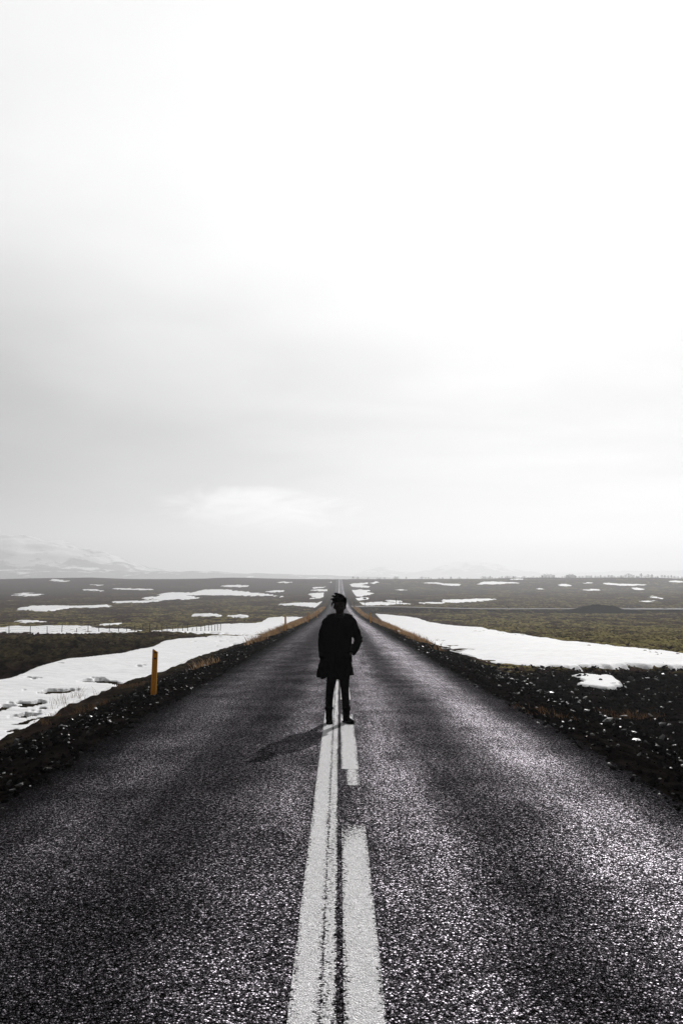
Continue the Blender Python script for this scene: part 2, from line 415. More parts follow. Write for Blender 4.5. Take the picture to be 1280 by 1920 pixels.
def snow_mat():
    m, nt, b = new_mat('snow'); L = nt.links
    geo = nd(nt, 'ShaderNodeNewGeometry'); pos = geo.outputs['Position']
    mp = nd(nt, 'ShaderNodeMapping'); mp.inputs['Scale'].default_value = (0.7, 1.6, 1.0); L.new(pos, mp.inputs[0])
    n1 = noise_n(nt, mp.outputs[0], 2.6, 6.0, 0.65); n2 = noise_n(nt, mp.outputs[0], 14.0, 4.0, 0.6)
    col = mixc(nt, smooth_n(nt, n1, 0.30, 0.62), (0.70, 0.70, 0.71), (0.85, 0.85, 0.86))
    dirt = smooth_n(nt, math_n(nt, 'ADD', math_n(nt, 'MULTIPLY', n2, 0.75), math_n(nt, 'MULTIPLY', n1, 0.25)), 0.66, 0.74, 0.0, 0.5)
    col = mixc(nt, dirt, col, (0.20, 0.17, 0.15))
    L.new(col, b.inputs['Base Color']); b.inputs['Roughness'].default_value = 0.7; b.inputs['Specular IOR Level'].default_value = 0.03
    bp = nd(nt, 'ShaderNodeBump'); bp.inputs['Strength'].default_value = 0.35; bp.inputs['Distance'].default_value = 0.10
    L.new(math_n(nt, 'ADD', n1, math_n(nt, 'MULTIPLY', n2, 0.35)), bp.inputs['Height']); L.new(bp.outputs[0], b.inputs['Normal'])
    return m
M['snow'] = snow_mat()

def rock_mat():
    m, nt, b = new_mat('lava_stone'); L = nt.links
    at = nd(nt, 'ShaderNodeAttribute'); at.attribute_name = 'tone'
    col = mixc(nt, at.outputs['Fac'], (0.002, 0.0018, 0.0016), (0.020, 0.018, 0.017))
    L.new(col, b.inputs['Base Color'])
    L.new(smooth_n(nt, at.outputs['Fac'], 0.6, 0.95, 0.8, 0.4), b.inputs['Roughness'])
    L.new(smooth_n(nt, at.outputs['Fac'], 0.65, 1.0, 0.0, 0.6), b.inputs['Specular IOR Level'])
    return m
M['rock'] = rock_mat()

def mountain_mat():
    m, nt, b = new_mat('mountain_snow_and_rock'); L = nt.links
    geo = nd(nt, 'ShaderNodeNewGeometry'); pos = geo.outputs['Position']
    mp = nd(nt, 'ShaderNodeMapping'); mp.inputs['Scale'].default_value = (0.012, 0.012, 0.03); L.new(pos, mp.inputs[0])
    n1 = noise_n(nt, mp.outputs[0], 1.0, 7.0, 0.62, 0.4)
    sep = nd(nt, 'ShaderNodeSeparateXYZ'); L.new(pos, sep.inputs[0])
    hz = smooth_n(nt, sep.outputs[2], 0.0, 70.0, -0.10, 0.10)
    s = smooth_n(nt, math_n(nt, 'ADD', n1, hz), 0.44, 0.56)
    L.new(mixc(nt, s, (0.030, 0.028, 0.028), (0.8, 0.8, 0.82)), b.inputs['Base Color']); b.inputs['Roughness'].default_value = 0.9
    return m
M['mountain'] = mountain_mat()

def grass_mat():
    m, nt, b = new_mat('dry_grass'); L = nt.links
    at = nd(nt, 'ShaderNodeAttribute'); at.attribute_name = 'tone'
    col = mixc(nt, at.outputs['Fac'], (0.075, 0.036, 0.014), (0.40, 0.245, 0.115))
    L.new(col, b.inputs['Base Color']); b.inputs['Roughness'].default_value = 0.7; b.inputs['Specular IOR Level'].default_value = 0.2
    tr = nd(nt, 'ShaderNodeBsdfTranslucent'); L.new(col, tr.inputs[0])
    mx = nd(nt, 'ShaderNodeMixShader'); mx.inputs[0].default_value = 0.45
    L.new(b.outputs[0], mx.inputs[1]); L.new(tr.outputs[0], mx.inputs[2])
    L.new(mx.outputs[0], nt.nodes['Material Output'].inputs['Surface'])
    return m
M['grass'] = grass_mat()
M['yellow'] = plain_mat('yellow_post_plastic', (0.72, 0.38, 0.006), 0.55, 0.4, 14.0, 0.25)
def _thin_plastic(m):
    nt = m.node_tree; b = nt.nodes['Principled BSDF']; tr = nd(nt, 'ShaderNodeBsdfTranslucent'); tr.inputs[0].default_value = (0.85, 0.50, 0.01, 1)
    mx = nd(nt, 'ShaderNodeMixShader'); mx.inputs[0].default_value = 0.20
    nt.links.new(b.outputs[0], mx.inputs[1]); nt.links.new(tr.outputs[0], mx.inputs[2]); nt.links.new(mx.outputs[0], nt.nodes['Material Output'].inputs['Surface'])
_thin_plastic(M['yellow'])
M['reflector'] = plain_mat('grey_reflector', (0.10, 0.10, 0.10), 0.25, 0.6, 60.0, 0.2)
M['wood'] = plain_mat('weathered_fence_wood', (0.030, 0.024, 0.020), 0.9, 0.2, 20.0, 0.4, 0.4)
M['wire'] = plain_mat('fence_wire', (0.06, 0.06, 0.06), 0.5, 0.4, 10.0, 0.2, 0.0, 0.8)
M['steel'] = plain_mat('galvanised_steel', (0.14, 0.14, 0.145), 0.5, 0.4, 20.0, 0.2, 0.0, 0.7)
M['sign'] = plain_mat('sign_back', (0.05, 0.05, 0.052), 0.6, 0.3, 10.0, 0.2)
M['gravel_road'] = plain_mat('gravel_road', (0.075, 0.068, 0.068), 0.9, 0.2, 1.2, 0.45, 0.4)
M['earth'] = plain_mat('dug_earth', (0.009, 0.0065, 0.006), 0.95, 0.0, 1.6, 0.6, 0.6)
M['bark'] = plain_mat('bark', (0.03, 0.025, 0.02), 0.9, 0.2, 8.0, 0.3)
M['twig'] = plain_mat('twigs', (0.035, 0.028, 0.024), 0.9, 0.1, 3.0, 0.4)
M['needle'] = plain_mat('needles', (0.014, 0.018, 0.012), 0.9, 0.1, 3.0, 0.4)

# ------------------------------------------------------------------ terrain
def terrain():
    inner = np.radians(np.arange(-27, 27.001, 0.10))
    right = np.radians(np.array([27.6, 28.5, 30, 32, 35, 39, 44, 50, 58, 68, 80, 95, 112, 130, 150, 170]))
    th = np.concatenate([-right[::-1], inner, right])
    rr = np.concatenate([[0.02, 1.0, 2.0], np.exp(np.linspace(math.log(3.0), math.log(1100.0), 620)), np.exp(np.linspace(math.log(1150), math.log(6200), 40))])
    T, Rr = np.meshgrid(th, rr)
    X = Rr * np.sin(T); Y = Rr * np.cos(T)
    Z = height(X, Y)
    V = np.stack([X, Y, Z], -1).reshape(-1, 3)
    nr, nt_ = X.shape
    idx = np.arange(nr * nt_).reshape(nr, nt_)
    nxt = np.roll(idx, -1, axis=1)
    Q = np.stack([idx[:-1], nxt[:-1], nxt[1:], idx[1:]], -1).reshape(-1, 4)
    me = mesh_np('terrain', V, Q[:, ::-1])
    s, g, m = zones(X, Y)
    attr(me, 'soil', s.ravel()); attr(me, 'grass', g.ravel()); attr(me, 'moss', m.ravel()); attr(me, 'hum', hummock(X, Y).ravel())
    dn = fbm(X / 3.0, Y / 6.0, 3, 41); attr(me, 'dark', (0.72 * (1 - sstep(55, 95, Y + 14 * dn - 0.3 * np.minimum(X, 0) * 0)) * (X < 6) + 0.0 * X).ravel())
    o = link('terrain', me, M['terrain']); tag(o, kind='structure')
terrain()

# ------------------------------------------------------------------ road and its markings
def strip(name, xs, ys, lift, mat, parent=None, camber=True, wear=None, jag=0.0):
    Xg, Yg = np.meshgrid(xs, ys)
    if jag:
        e = (np.abs(Xg) > HALF - 0.05)
        Xg = Xg + np.sign(Xg) * e * jag * (fbm(Yg / 0.5, Xg * 0 + 3.0, 4, 61) + 0.5 * fbm(Yg / 7.0, np.sign(Xg) * 5.0, 2, 63) - 0.15)
    Z = _R(Yg) - (0.020 * np.abs(Xg) if camber else 0) + lift
    Z = Z - (np.abs(Xg) > HALF - 0.02) * 0.10 if jag else Z
    n, k = Xg.shape
    idx = np.arange(n * k).reshape(n, k)
    Q = np.stack([idx[:-1, :-1], idx[:-1, 1:], idx[1:, 1:], idx[1:, :-1]], -1).reshape(-1, 4)
    me = mesh_np(name, np.stack([Xg, Yg, Z], -1).reshape(-1, 3), Q)
    if wear is not None: attr(me, 'wear', wear(Xg, Yg).ravel())
    return link(name, me, mat, parent)

ys_road = np.concatenate([np.arange(-40, 2, 2.0), np.exp(np.linspace(math.log(2.0), math.log(1000), 620))])
road = strip('road', np.array([-HALF, -2.93, -2.8, -2, -1, -0.4, 0, 0.4, 1, 2, 2.8, 2.93, HALF]), ys_road, 0.0, M['asphalt'], jag=0.34)
tag(road, kind='structure')
def ys_between(a, b, n): return np.exp(np.linspace(math.log(a), math.log(b), n))
def worn_edges(x0, x1, y0=None, y1=None):
    def f(X, Y):
        c = (x0 + x1) / 2; h = (x1 - x0) / 2
        w = 0.55 * sstep(0.72, 1.0, np.abs(X - c) / h)
        if y1 is not None: w = np.maximum(w, sstep(y1 - 0.7, y1 + 0.1, Y) * 0.8)
        return w
    return f
strip('centre_line', np.linspace(-0.215, -0.082, 5), ys_between(2, 980, 500), 0.005, M['line'], road, wear=worn_edges(-0.215, -0.082))
strip('faded_centre_line', np.linspace(-0.0815, -0.012, 5), ys_between(2, 980, 500), 0.005, M['line_worn'], road, wear=worn_edges(-0.084, -0.012))
d0 = 2.2
DASH = [(2.0, 7.65), (10.05, 14.9)]
yy = 17.2
while yy < 420:
    DASH.append((yy, yy + 5.2)); yy += 7.5
for i, (a, b_) in enumerate(DASH):
    strip('dashed_line', np.linspace(0.018, 0.195, 6), ys_between(a, b_, 30 if a < 40 else 6), 0.005, M['line'], road, wear=worn_edges(0.018, 0.195, a, b_))
strip('faded_line', np.linspace(0.06, 0.19, 4), ys_between(9.2, 10.04, 8), 0.005, M['line_worn'], road, wear=worn_edges(0.06, 0.19))

# side road joining from the right, gravel
def side_road():
    xs = np.concatenate([np.linspace(2.95, 10, 12), np.exp(np.linspace(math.log(11), math.log(430), 70))])
    ts = np.linspace(-1, 1, 7)
    Xg, Tg = np.meshgrid(xs, ts)
    wid = SIDE_W * (1 + 0.9 * (1 - sstep(3, 12, Xg)) + 0.8 * sstep(62, 76, Xg) * (1 - sstep(120, 140, Xg)))
    Yg = SIDE_Y + Tg * wid + 0.3 * fbm(Xg / 6, Tg * 0, 2, 71)
    Z = side_z(Xg) - 0.02 - 0.05 * Tg ** 2
    n, k = Xg.shape; idx = np.arange(n * k).reshape(n, k)
    Q = np.stack([idx[:-1, :-1], idx[:-1, 1:], idx[1:, 1:], idx[1:, :-1]], -1).reshape(-1, 4)
    o = link('side_road', mesh_np('side_road', np.stack([Xg, Yg, Z], -1).reshape(-1, 3), Q), M['gravel_road']); tag(o, kind='structure')
side_road()

# ------------------------------------------------------------------ mountains in the haze
def mountain(name, cx, cy, ridge, depth, seed, sc=1.0):
    """ridge: list of (x, height) along the range, which faces the camera"""
    ridge = [(p[0] * sc, p[1] * sc) for p in ridge]; depth *= sc
    f = hermite([p[0] for p in ridge], [p[1] for p in ridge])
    xs = np.linspace(ridge[0][0], ridge[-1][0], 160); ts = np.linspace(-1, 1, 60)
    Xg, Tg = np.meshgrid(xs, ts)
    Hh = np.maximum(f(Xg), 0) * np.clip(1 - np.abs(Tg) ** 1.4, 0, 1)
    Hh = Hh * (1 + 0.32 * fbm(Xg / 190, Tg * depth / 170, 5, seed) ) + 0.10 * np.maximum(f(Xg), 0) * (-np.abs(fbm(Xg / 90, Tg * depth / 300, 4, seed + 5))) * (1 - np.abs(Tg))
    Z = Hh - 22 
    n, k = Xg.shape; idx = np.arange(n * k).reshape(n, k)
    Q = np.stack([idx[:-1, :-1], idx[:-1, 1:], idx[1:, 1:], idx[1:, :-1]], -1).reshape(-1, 4)
    o = link(name, mesh_np(name, np.stack([Xg + cx, Tg * depth + cy, Z], -1).reshape(-1, 3), Q), M['mountain']); tag(o, kind='structure')
mountain('mountain', 0, 3400, [(-2000, 120), (-1500, 200), (-1290, 190), (-1130, 180), (-960, 156), (-820, 118), (-700, 72), (-560, 38), (-380, 26), (-200, 22), (0, 15)], 520, 201)
mountain('hill', 0, 2750, [(-1500, 52), (-1000, 48), (-700, 40), (-450, 34), (-250, 31), (-60, 26), (60, 22), (200, 8)], 260, 221)
mountain('hill', 0, 5300, [(60, 18), (120, 34), (180, 44), (240, 34), (300, 32), (380, 48), (460, 62), (540, 74), (620, 66), (700, 44), (800, 30), (1000, 30), (1500, 40)], 360, 241, 1.3)

# ------------------------------------------------------------------ snow patches
def inside_sdf(px, py, poly):
    """signed distance to a polygon, positive inside"""
    P = np.asarray(poly, float); n = len(P)
    d2 = np.full(px.shape, 1e18); ins = np.zeros(px.shape, bool)
    for i in range(n):
        a = P[i]; b = P[(i + 1) % n]
        e = b - a; wx = px - a[0]; wy = py - a[1]
        t = np.clip((wx * e[0] + wy * e[1]) / max(1e-9, e @ e), 0, 1)
        d2 = np.minimum(d2, (wx - t * e[0]) ** 2 + (wy - t * e[1]) ** 2)
        c = ((a[1] <= py) & (b[1] > py)) | ((b[1] <= py) & (a[1] > py))
        with np.errstate(divide='ignore', invalid='ignore'):
            xi = a[0] + (py - a[1]) / (b[1] - a[1]) * e[0]
        ins ^= c & (px < xi)
    d = np.sqrt(d2); return np.where(ins, d, -d)

def snow_patch(poly_px, label, seed=0, thick=0.16):
    W = np.array([on_land(*p) for p in poly_px])
    r = np.hypot(W[:, 0], W[:, 1]); th = np.arctan2(W[:, 0], W[:, 1])
    r0, r1 = r.min(), r.max(); t0, t1 = th.min(), th.max()
    mr = 0.03 * (r1 - r0) + 0.010 * r0 + 0.4; mt = 0.03 * (t1 - t0) + 0.1 / r0 + 4 / F
    lr = np.log([max(3, r0 - mr), r1 + mr])
    nt_ = int(np.clip((t1 - t0 + 2 * mt) / 0.0011, 24, 420)); nr = int(np.clip((lr[1] - lr[0]) / 0.0042, 16, 330))
    T, Lr = np.meshgrid(np.linspace(t0 - mt, t1 + mt, nt_), np.linspace(lr[0], lr[1], nr))
    Rr = np.exp(Lr); X = Rr * np.sin(T); Y = Rr * np.cos(T)
    # edge raggedness: about equal along and across the view
    cpx = np.mean([p[0] for p in poly_px]); cpy = np.mean([p[1] for p in poly_px])
    dd = max(1e-3, math.hypot(*on_land(cpx, cpy - 0.5)) - math.hypot(*on_land(cpx, cpy + 0.5)))
    rm = float(np.exp(np.mean(np.log(r)))); mp_ = rm / F
    k = mp_ / dd
    s = inside_sdf(X, Y * k, np.stack([W[:, 0], W[:, 1] * k], -1)) / mp_
    amp = 1.0 + 3.2 * min(1.0, 25.0 / rm)
    fs = amp * 4.5 * mp_
    s = s + amp * (0.9 * fbm(X / fs, Y * k * 1.6 / fs, 4, 300 + seed) + (0.75 if seed == 0 else (0.15 if rm < 130 else -0.22)))
    up = sstep(-0.7 * amp, 0.5 * amp, s)
    th_ = 0.03 + 0.17 * sstep(6, 13, np.abs(X)) + 0.06 * sstep(100, 250, rm)
    th_ = th_ + 0.035 * (seed == 0)
    off = -0.26 + (0.26 + th_) * up
    off = off + 0.05 * fbm(X / (5 * mp_), Y / (2.5 * dd), 3, 900 + seed) * (1 - sstep(0.9, 1.0, up)) 
    holes = fbm(X / 0.9, Y / 1.8, 4, 500 + seed) + 0.2 * fbm(X / 7, Y / 12, 2, 7 + seed)
    off = off - 0.26 * sstep(0.55, 0.60, holes) * (seed == 0)
    Z = base_h(X, Y) + 0.16 * fbm(X / 5.5, Y / 5.5, 3, 5) * 0.6 + 0.02 * fbm(X / 1.6, Y / 1.6, 3, 77) + off
    idx = np.arange(nr * nt_).reshape(nr, nt_)
    Q = np.stack([idx[:-1, :-1], idx[:-1, 1:], idx[1:, 1:], idx[1:, :-1]], -1).reshape(-1, 4)
    keep = (off.ravel()[Q] > -0.2).any(1); Q = Q[keep]
    if len(Q) == 0: print('EMPTY PATCH', label); return
    used = np.unique(Q); rem = np.full(nr * nt_, -1); rem[used] = np.arange(len(used))
    V = np.stack([X, Y, Z], -1).reshape(-1, 3)[used]
    me = mesh_np('snow_patch', V, rem[Q])
    o = link('snow_patch', me, M['snow'])
    tag(o, label, 'snow patch', 'old snow patches lying on the plain')

def px(ox, oy, s, pts): return [(ox + a / s, oy + b / s) for a, b in pts]
A = lambda p: px(0, 1060, 4, p)
B = lambda p: px(0, 960, 2, p)
C_ = lambda p: px(380, 1060, 4, p)
D = lambda p: px(640, 1060, 4, p)
E = lambda p: px(960, 1060, 4, p)
G = lambda p: p
SNOW = [
 (G([(-160, 1470), (-220, 1330), (-100, 1305), (0, 1288), (30, 1279), (60, 1267), (100, 1254), (130, 1245), (180, 1239), (230, 1232), (260, 1225), (290, 1217), (310, 1207), (350, 1201), (400, 1195), (440, 1194), (492, 1191), (482, 1198), (440, 1210), (400, 1222), (380, 1228), (350, 1240), (320, 1252), (300, 1260), (270, 1270), (240, 1276), (200, 1293), (160, 1309), (120, 1323), (80, 1344), (40, 1364), (10, 1380), (0, 1386)]),
  'long white snow bank filling the ditch behind the big yellow marker post'),
 (G([(703, 1151), (760, 1157), (785, 1161), (800, 1167), (850, 1175), (900, 1179), (940, 1187), (1000, 1197), (1060, 1206), (1120, 1214), (1180, 1218), (1240, 1226), (1280, 1232), (1360, 1244), (1370, 1265), (1280, 1255), (1220, 1253), (1150, 1252), (1090, 1253), (1040, 1250), (1000, 1248), (960, 1246), (910, 1240), (880, 1231), (840, 1219), (800, 1206), (770, 1195), (740, 1181), (720, 1168)]),
  'largest snow field on the right, a white wedge tapering along the road'),
 (G([(1068, 1267), (1090, 1266), (1150, 1271), (1165, 1284), (1172, 1292), (1140, 1294), (1110, 1289), (1080, 1285), (1095, 1278)]),
  'small snow patch surrounded by dark stony rubble below the large right snow field'),
 (G([(270, 1186), (300, 1184), (340, 1181), (380, 1177), (410, 1172), (470, 1170), (490, 1168), (500, 1160), (530, 1157), (568, 1157), (545, 1166), (525, 1176), (500, 1187), (470, 1191), (420, 1190), (380, 1189), (320, 1189)]),
  'wide snow patch behind the second yellow post, narrowing towards the fence'),
 (A([(-120, 482), (0, 478), (60, 473), (110, 465), (200, 468), (400, 463), (560, 461), (680, 464), (740, 482), (900, 486), (1070, 499), (960, 520), (860, 529), (700, 526), (550, 526), (380, 522), (230, 521), (60, 514), (0, 494), (-120, 492)]),
  'flat snow patch crossed by the posts of the wire fence'),
 (A([(132, 325), (240, 308), (330, 305), (460, 304), (640, 306), (800, 299), (856, 308), (700, 318), (520, 322), (440, 335), (380, 343), (240, 346), (180, 341)]),
  'long flat snow patch just beyond the fence, thicker at its left end'),
 (A([(98, 425), (160, 417), (240, 414), (349, 427), (300, 434), (150, 434)]), 'small oval snow patch a little above the fenced snow at far left'),
 (A([(725, 448), (780, 442), (860, 440), (937, 436), (900, 447), (830, 452), (760, 454)]), 'thin ragged snow strip right behind the middle fence posts'),
 (A([(105, 225), (150, 208), (200, 204), (240, 213), (320, 220), (260, 232), (190, 234), (150, 226)]), 'lone humped snow patch on the dark heath near the left edge'),
 (A([(376, 115), (400, 103), (450, 107), (538, 118), (450, 125)]), 'highest snow patch on the left, just under the hump of the skyline'),
 (A([(672, 147), (690, 142), (797, 147), (740, 153)]), 'upper of two short snow slivers stacked on the left heath'),
 (A([(618, 180), (700, 179), (785, 186), (770, 194), (700, 193), (640, 186)]), 'lower of two short snow slivers stacked on the left heath'),
 (A([(843, 176), (890, 171), (1153, 178), (1140, 185), (900, 182)]), 'thin straight snow streak left of the largest distant snow field'),
 (A([(840, 275), (920, 271), (1050, 269), (1190, 262), (1218, 268), (1100, 278), (1000, 282), (880, 282)]), 'narrow snow strip below the left tip of the largest distant snow field'),
 (B([(528, 321), (600, 317), (600, 308), (655, 300), (720, 303), (760, 291), (840, 289), (900, 296), (960, 303), (1000, 308), (1072, 318), (1000, 316), (900, 314), (780, 312), (700, 313), (748, 322), (700, 329), (600, 331), (540, 326)]),
  'largest distant snow field on the left, stepped with two tongues'),
 (B([(828, 278), (860, 273), (937, 275), (930, 281), (880, 283)]), 'short snow bar directly above the largest distant left snow field'),
 (G([(494, 1109.4), (515, 1107.4), (534, 1107), (530, 1110), (508, 1110.6)]), 'small snow bar off the right tip of the largest distant snow field'),
 (C_([(548, 127), (610, 121), (670, 126), (640, 133), (570, 132)]), 'tiny snow bar under the skyline, left of the distant road'),
 (C_([(562, 292), (640, 287), (760, 281), (898, 271), (880, 290), (840, 319), (780, 309), (680, 304), (600, 301)]), 'pointed snow patch touching the left verge behind the grassy bend'),
 (C_([(788, 215), (860, 207), (910, 206), (907, 235), (880, 249), (800, 251), (850, 240), (815, 235)]), 'ragged snow patch left of the far road, lowest of three'),
 (C_([(808, 188), (870, 179), (942, 177), (937, 193), (860, 193)]), 'middle of three snow bars left of the far road'),
 (C_([(803, 167), (850, 163), (927, 159), (900, 170), (830, 174)]), 'top of three snow bars left of the far road'),
 (C_([(922, 127), (965, 122), (972, 131)]), 'tiniest snow fleck at the crest, left of the far road'),
 (C_([(-90, 372), (0, 368), (60, 364), (147, 375), (140, 386), (60, 384), (-60, 382)]), 'broken snow strip in the moss, left one of a pair'),
 (C_([(183, 380), (240, 376), (300, 372), (362, 385), (330, 393), (200, 388)]), 'broken snow strip in the moss, right one of a pair'),
 (D([(53, 140), (100, 134), (160, 132), (204, 129), (190, 140), (150, 148), (224, 158), (200, 167), (120, 164), (80, 161)]), 'forked snow patch right of the far road, uppermost on that verge'),
 (D([(208, 132), (260, 121), (289, 128), (240, 139)]), 'small snow fleck beside the fork of the uppermost right verge patch'),
 (D([(73, 181), (140, 182), (217, 187), (210, 196), (180, 201), (248, 210), (200, 223), (150, 233), (110, 236), (93, 215)]), 'deep notched snow patch right of the far road, middle of that verge'),
 (D([(98, 245), (150, 239), (207, 245), (190, 259), (120, 263)]), 'short snow block right of the far road, behind the small road sign'),
 (D([(133, 277), (250, 277), (350, 279), (430, 284), (530, 291), (430, 297), (300, 299), (160, 299)]), 'long snow strip lying directly behind the start of the side road'),
 (D([(318, 262), (380, 264), (455, 270), (400, 279), (350, 273)]), 'small snow sliver above the strip behind the side road junction'),
 (D([(548, 283), (640, 279), (745, 279), (760, 259), (880, 257), (1000, 251), (1155, 254), (1080, 269), (1000, 276), (850, 281), (740, 286), (620, 291)]), 'broad snow patch beyond the side road, half way to the earth mound'),
 (D([(596, 132), (700, 127), (780, 137), (908, 142), (880, 153), (780, 151), (700, 140)]), 'wavy snow streak high on the right plain below sparse trees'),
 (D([(1018, 142), (1060, 124), (1130, 121), (1280, 127), (1340, 133), (1200, 141), (1100, 144)]), 'lens-shaped snow patch high on the right plain, largest below the skyline trees'),
 (D([(400, 184), (440, 180), (497, 186), (440, 190)]), 'faint thin snow sliver alone on the right plain near the road'),
 (E([(338, 146), (380, 137), (420, 143), (446, 154), (400, 158), (355, 155)]), 'oval snow patch below the flat-topped thicket'),
 (E([(518, 132), (560, 126), (607, 131), (590, 137), (540, 138)]), 'short snow bar just below the tall trees of the right skyline'),
 (E([(663, 137), (720, 131), (800, 139), (900, 140), (1022, 146), (960, 152), (840, 154), (720, 146)]), 'longest snow streak on the far right plain'),
 (E([(518, 183), (600, 177), (674, 182), (640, 189), (560, 190)]), 'snow bar in the middle of the far right plain, under the oval patch'),
 (E([(878, 170), (930, 167), (998, 180), (950, 185), (900, 177)]), 'slanting snow sliver under the longest far right streak'),
 (E([(1033, 241), (1050, 229), (1123, 243), (1080, 249)]), 'small pointed snow patch above the gravel at the right edge'),
 (E([(938, 271), (1000, 267), (1064, 267), (1000, 274)]), 'row of snow specks just behind the side road fence'),
 (E([(178, 178), (220, 172), (225, 181), (190, 184)]), 'tiny snow fleck on the right plain, left of the oval patch'),
 (E([(-20, 90), (80, 87), (80, 98), (-10, 101)]), 'small snow fleck against the skyline left of the flat-topped thicket'),
 (E([(1163, 120), (1230, 115), (1290, 122), (1260, 129), (1180, 125)]), 'snow fleck at the right edge under the skyline trees'),
 (E([(426, 344), (500, 331), (522, 340), (460, 351)]), 'small snow remnant at the left foot of the earth mound'),
]
for i, (poly, lab) in enumerate(SNOW): snow_patch(poly, lab, i)

# ------------------------------------------------------------------ stones, rubble, dry grass (uncountable cover)
def ico(sub, seed):
    bm = bmesh.new(); bmesh.ops.create_icosphere(bm, subdivisions=sub, radius=1.0)
    r = random.Random(seed)
    for v in bm.verts:
        v.co *= r.uniform(0.65, 1.25); v.co.z *= 0.62
    bm.faces.ensure_lookup_table(); bm.verts.ensure_lookup_table()
    V = np.array([v.co[:] for v in bm.verts]); Fc = np.array([[v.index for v in f.verts] for f in bm.faces]); bm.free()
    return V, Fc
VAR = [ico(1, s) for s in range(6)]

def scatter_stones(name, X, Y, S, mat, tone, sink=0.25):
    n = len(X); Z = np.where(np.abs(X) < 3.02, _R(Y) - 0.02 * np.abs(X), height(X, Y))
    vs, fs, ts, base = [], [], [], 0
    which = rng.integers(0, len(VAR), n)
    for k, (V, Fc) in enumerate(VAR):
        m = which == k; c = m.sum()
        if c == 0: continue
        a = rng.uniform(0, 6.283, c); tl = rng.normal(0, 0.35, c); tl2 = rng.normal(0, 0.35, c)
        sx = S[m] * rng.uniform(0.8, 1.35, c); sy = S[m] * rng.uniform(0.7, 1.2, c); sz = S[m] * rng.uniform(0.6, 1.2, c)
        p = V[None] * np.stack([sx, sy, sz], -1)[:, None, :]
        p = np.stack([p[..., 0], p[..., 1], p[..., 2] + p[..., 0] * tl[:, None] + p[..., 1] * tl2[:, None]], -1)
        ca, sa = np.cos(a)[:, None], np.sin(a)[:, None]
        q = np.stack([p[..., 0] * ca - p[..., 1] * sa + X[m][:, None], p[..., 0] * sa + p[..., 1] * ca + Y[m][:, None], p[..., 2] + (Z[m] + S[m] * sink)[:, None]], -1)
        vs.append(q.reshape(-1, 3)); fs.append((Fc[None] + (np.arange(c) * len(V))[:, None, None]).reshape(-1, 3) + base)
        ts.append(np.repeat(tone[m], len(V))); base += c * len(V)
    me = mesh_np(name, np.concatenate(vs), np.concatenate(fs), smooth=False)
    attr(me, 'tone', np.concatenate(ts))
    return link(name, me, mat)

def sample(n, x0, x1, y0, y1, near=1.0):
    u = rng.uniform(0, 1, n)
    y = (y0 ** (1 - near) + u * (y1 ** (1 - near) - y0 ** (1 - near))) ** (1 / (1 - near)) if abs(near - 1) > 1e-3 else y0 * (y1 / y0) ** u
    return rng.uniform(x0, x1, n), y

def stones():
    xs, ys_, ss = [], [], []
    for n, a, b, y0, y1, lo, hi in [(7500, -6.0, -2.80, 5, 75, 0.012, 0.040), (700, -6.2, -3.4, 9, 60, 0.035, 0.062),
                                    (7500, 2.80, 6.5, 5, 75, 0.012, 0.042), (7500, 4.0, 15.5, 9, 41, 0.025, 0.070), (1100, 4.5, 16, 12, 41, 0.06, 0.115)]:
        x, y = sample(n, a, b, y0, y1)
        s = lo * (hi / lo) ** (rng.uniform(0, 1, n) ** 1.6)
        xs.append(x); ys_.append(y); ss.append(s)
    X, Y, S = map(np.concatenate, (xs, ys_, ss))
    tone = rng.uniform(0, 1, len(X)) ** 3.0
    o = scatter_stones('gravel', X, Y, S, M['rock'], tone)
    tag(o, 'dark lava stones and clods strewn along both road shoulders', 'gravel', kind='stuff')
    # crumbs of old snow left between the stones
    xs, ys_, ss = [], [], []
    for n, a, b, y0, y1, lo, hi in [(480, -5.6, -3.2, 9, 45, 0.008, 0.024), (360, 3.6, 9.5, 9, 38, 0.008, 0.024), (30, 5.5, 13, 20, 38, 0.02, 0.05)]:
        x, y = sample(n, a, b, y0, y1)
        cl = fbm(x / 1.2, y / 2.0, 2, 91) > 0.02
        s = lo * (hi / lo) ** (rng.uniform(0, 1, n) ** 1.5)
        xs.append(x[cl]); ys_.append(y[cl]); ss.append(s[cl])
    X, Y, S = map(np.concatenate, (xs, ys_, ss))
    o = scatter_stones('snow_crumbs', X, Y, S, M['snow'], np.ones(len(X)), 0.1)
    tag(o, 'small white crumbs of old snow between the shoulder stones', 'snow', kind='stuff')
stones()

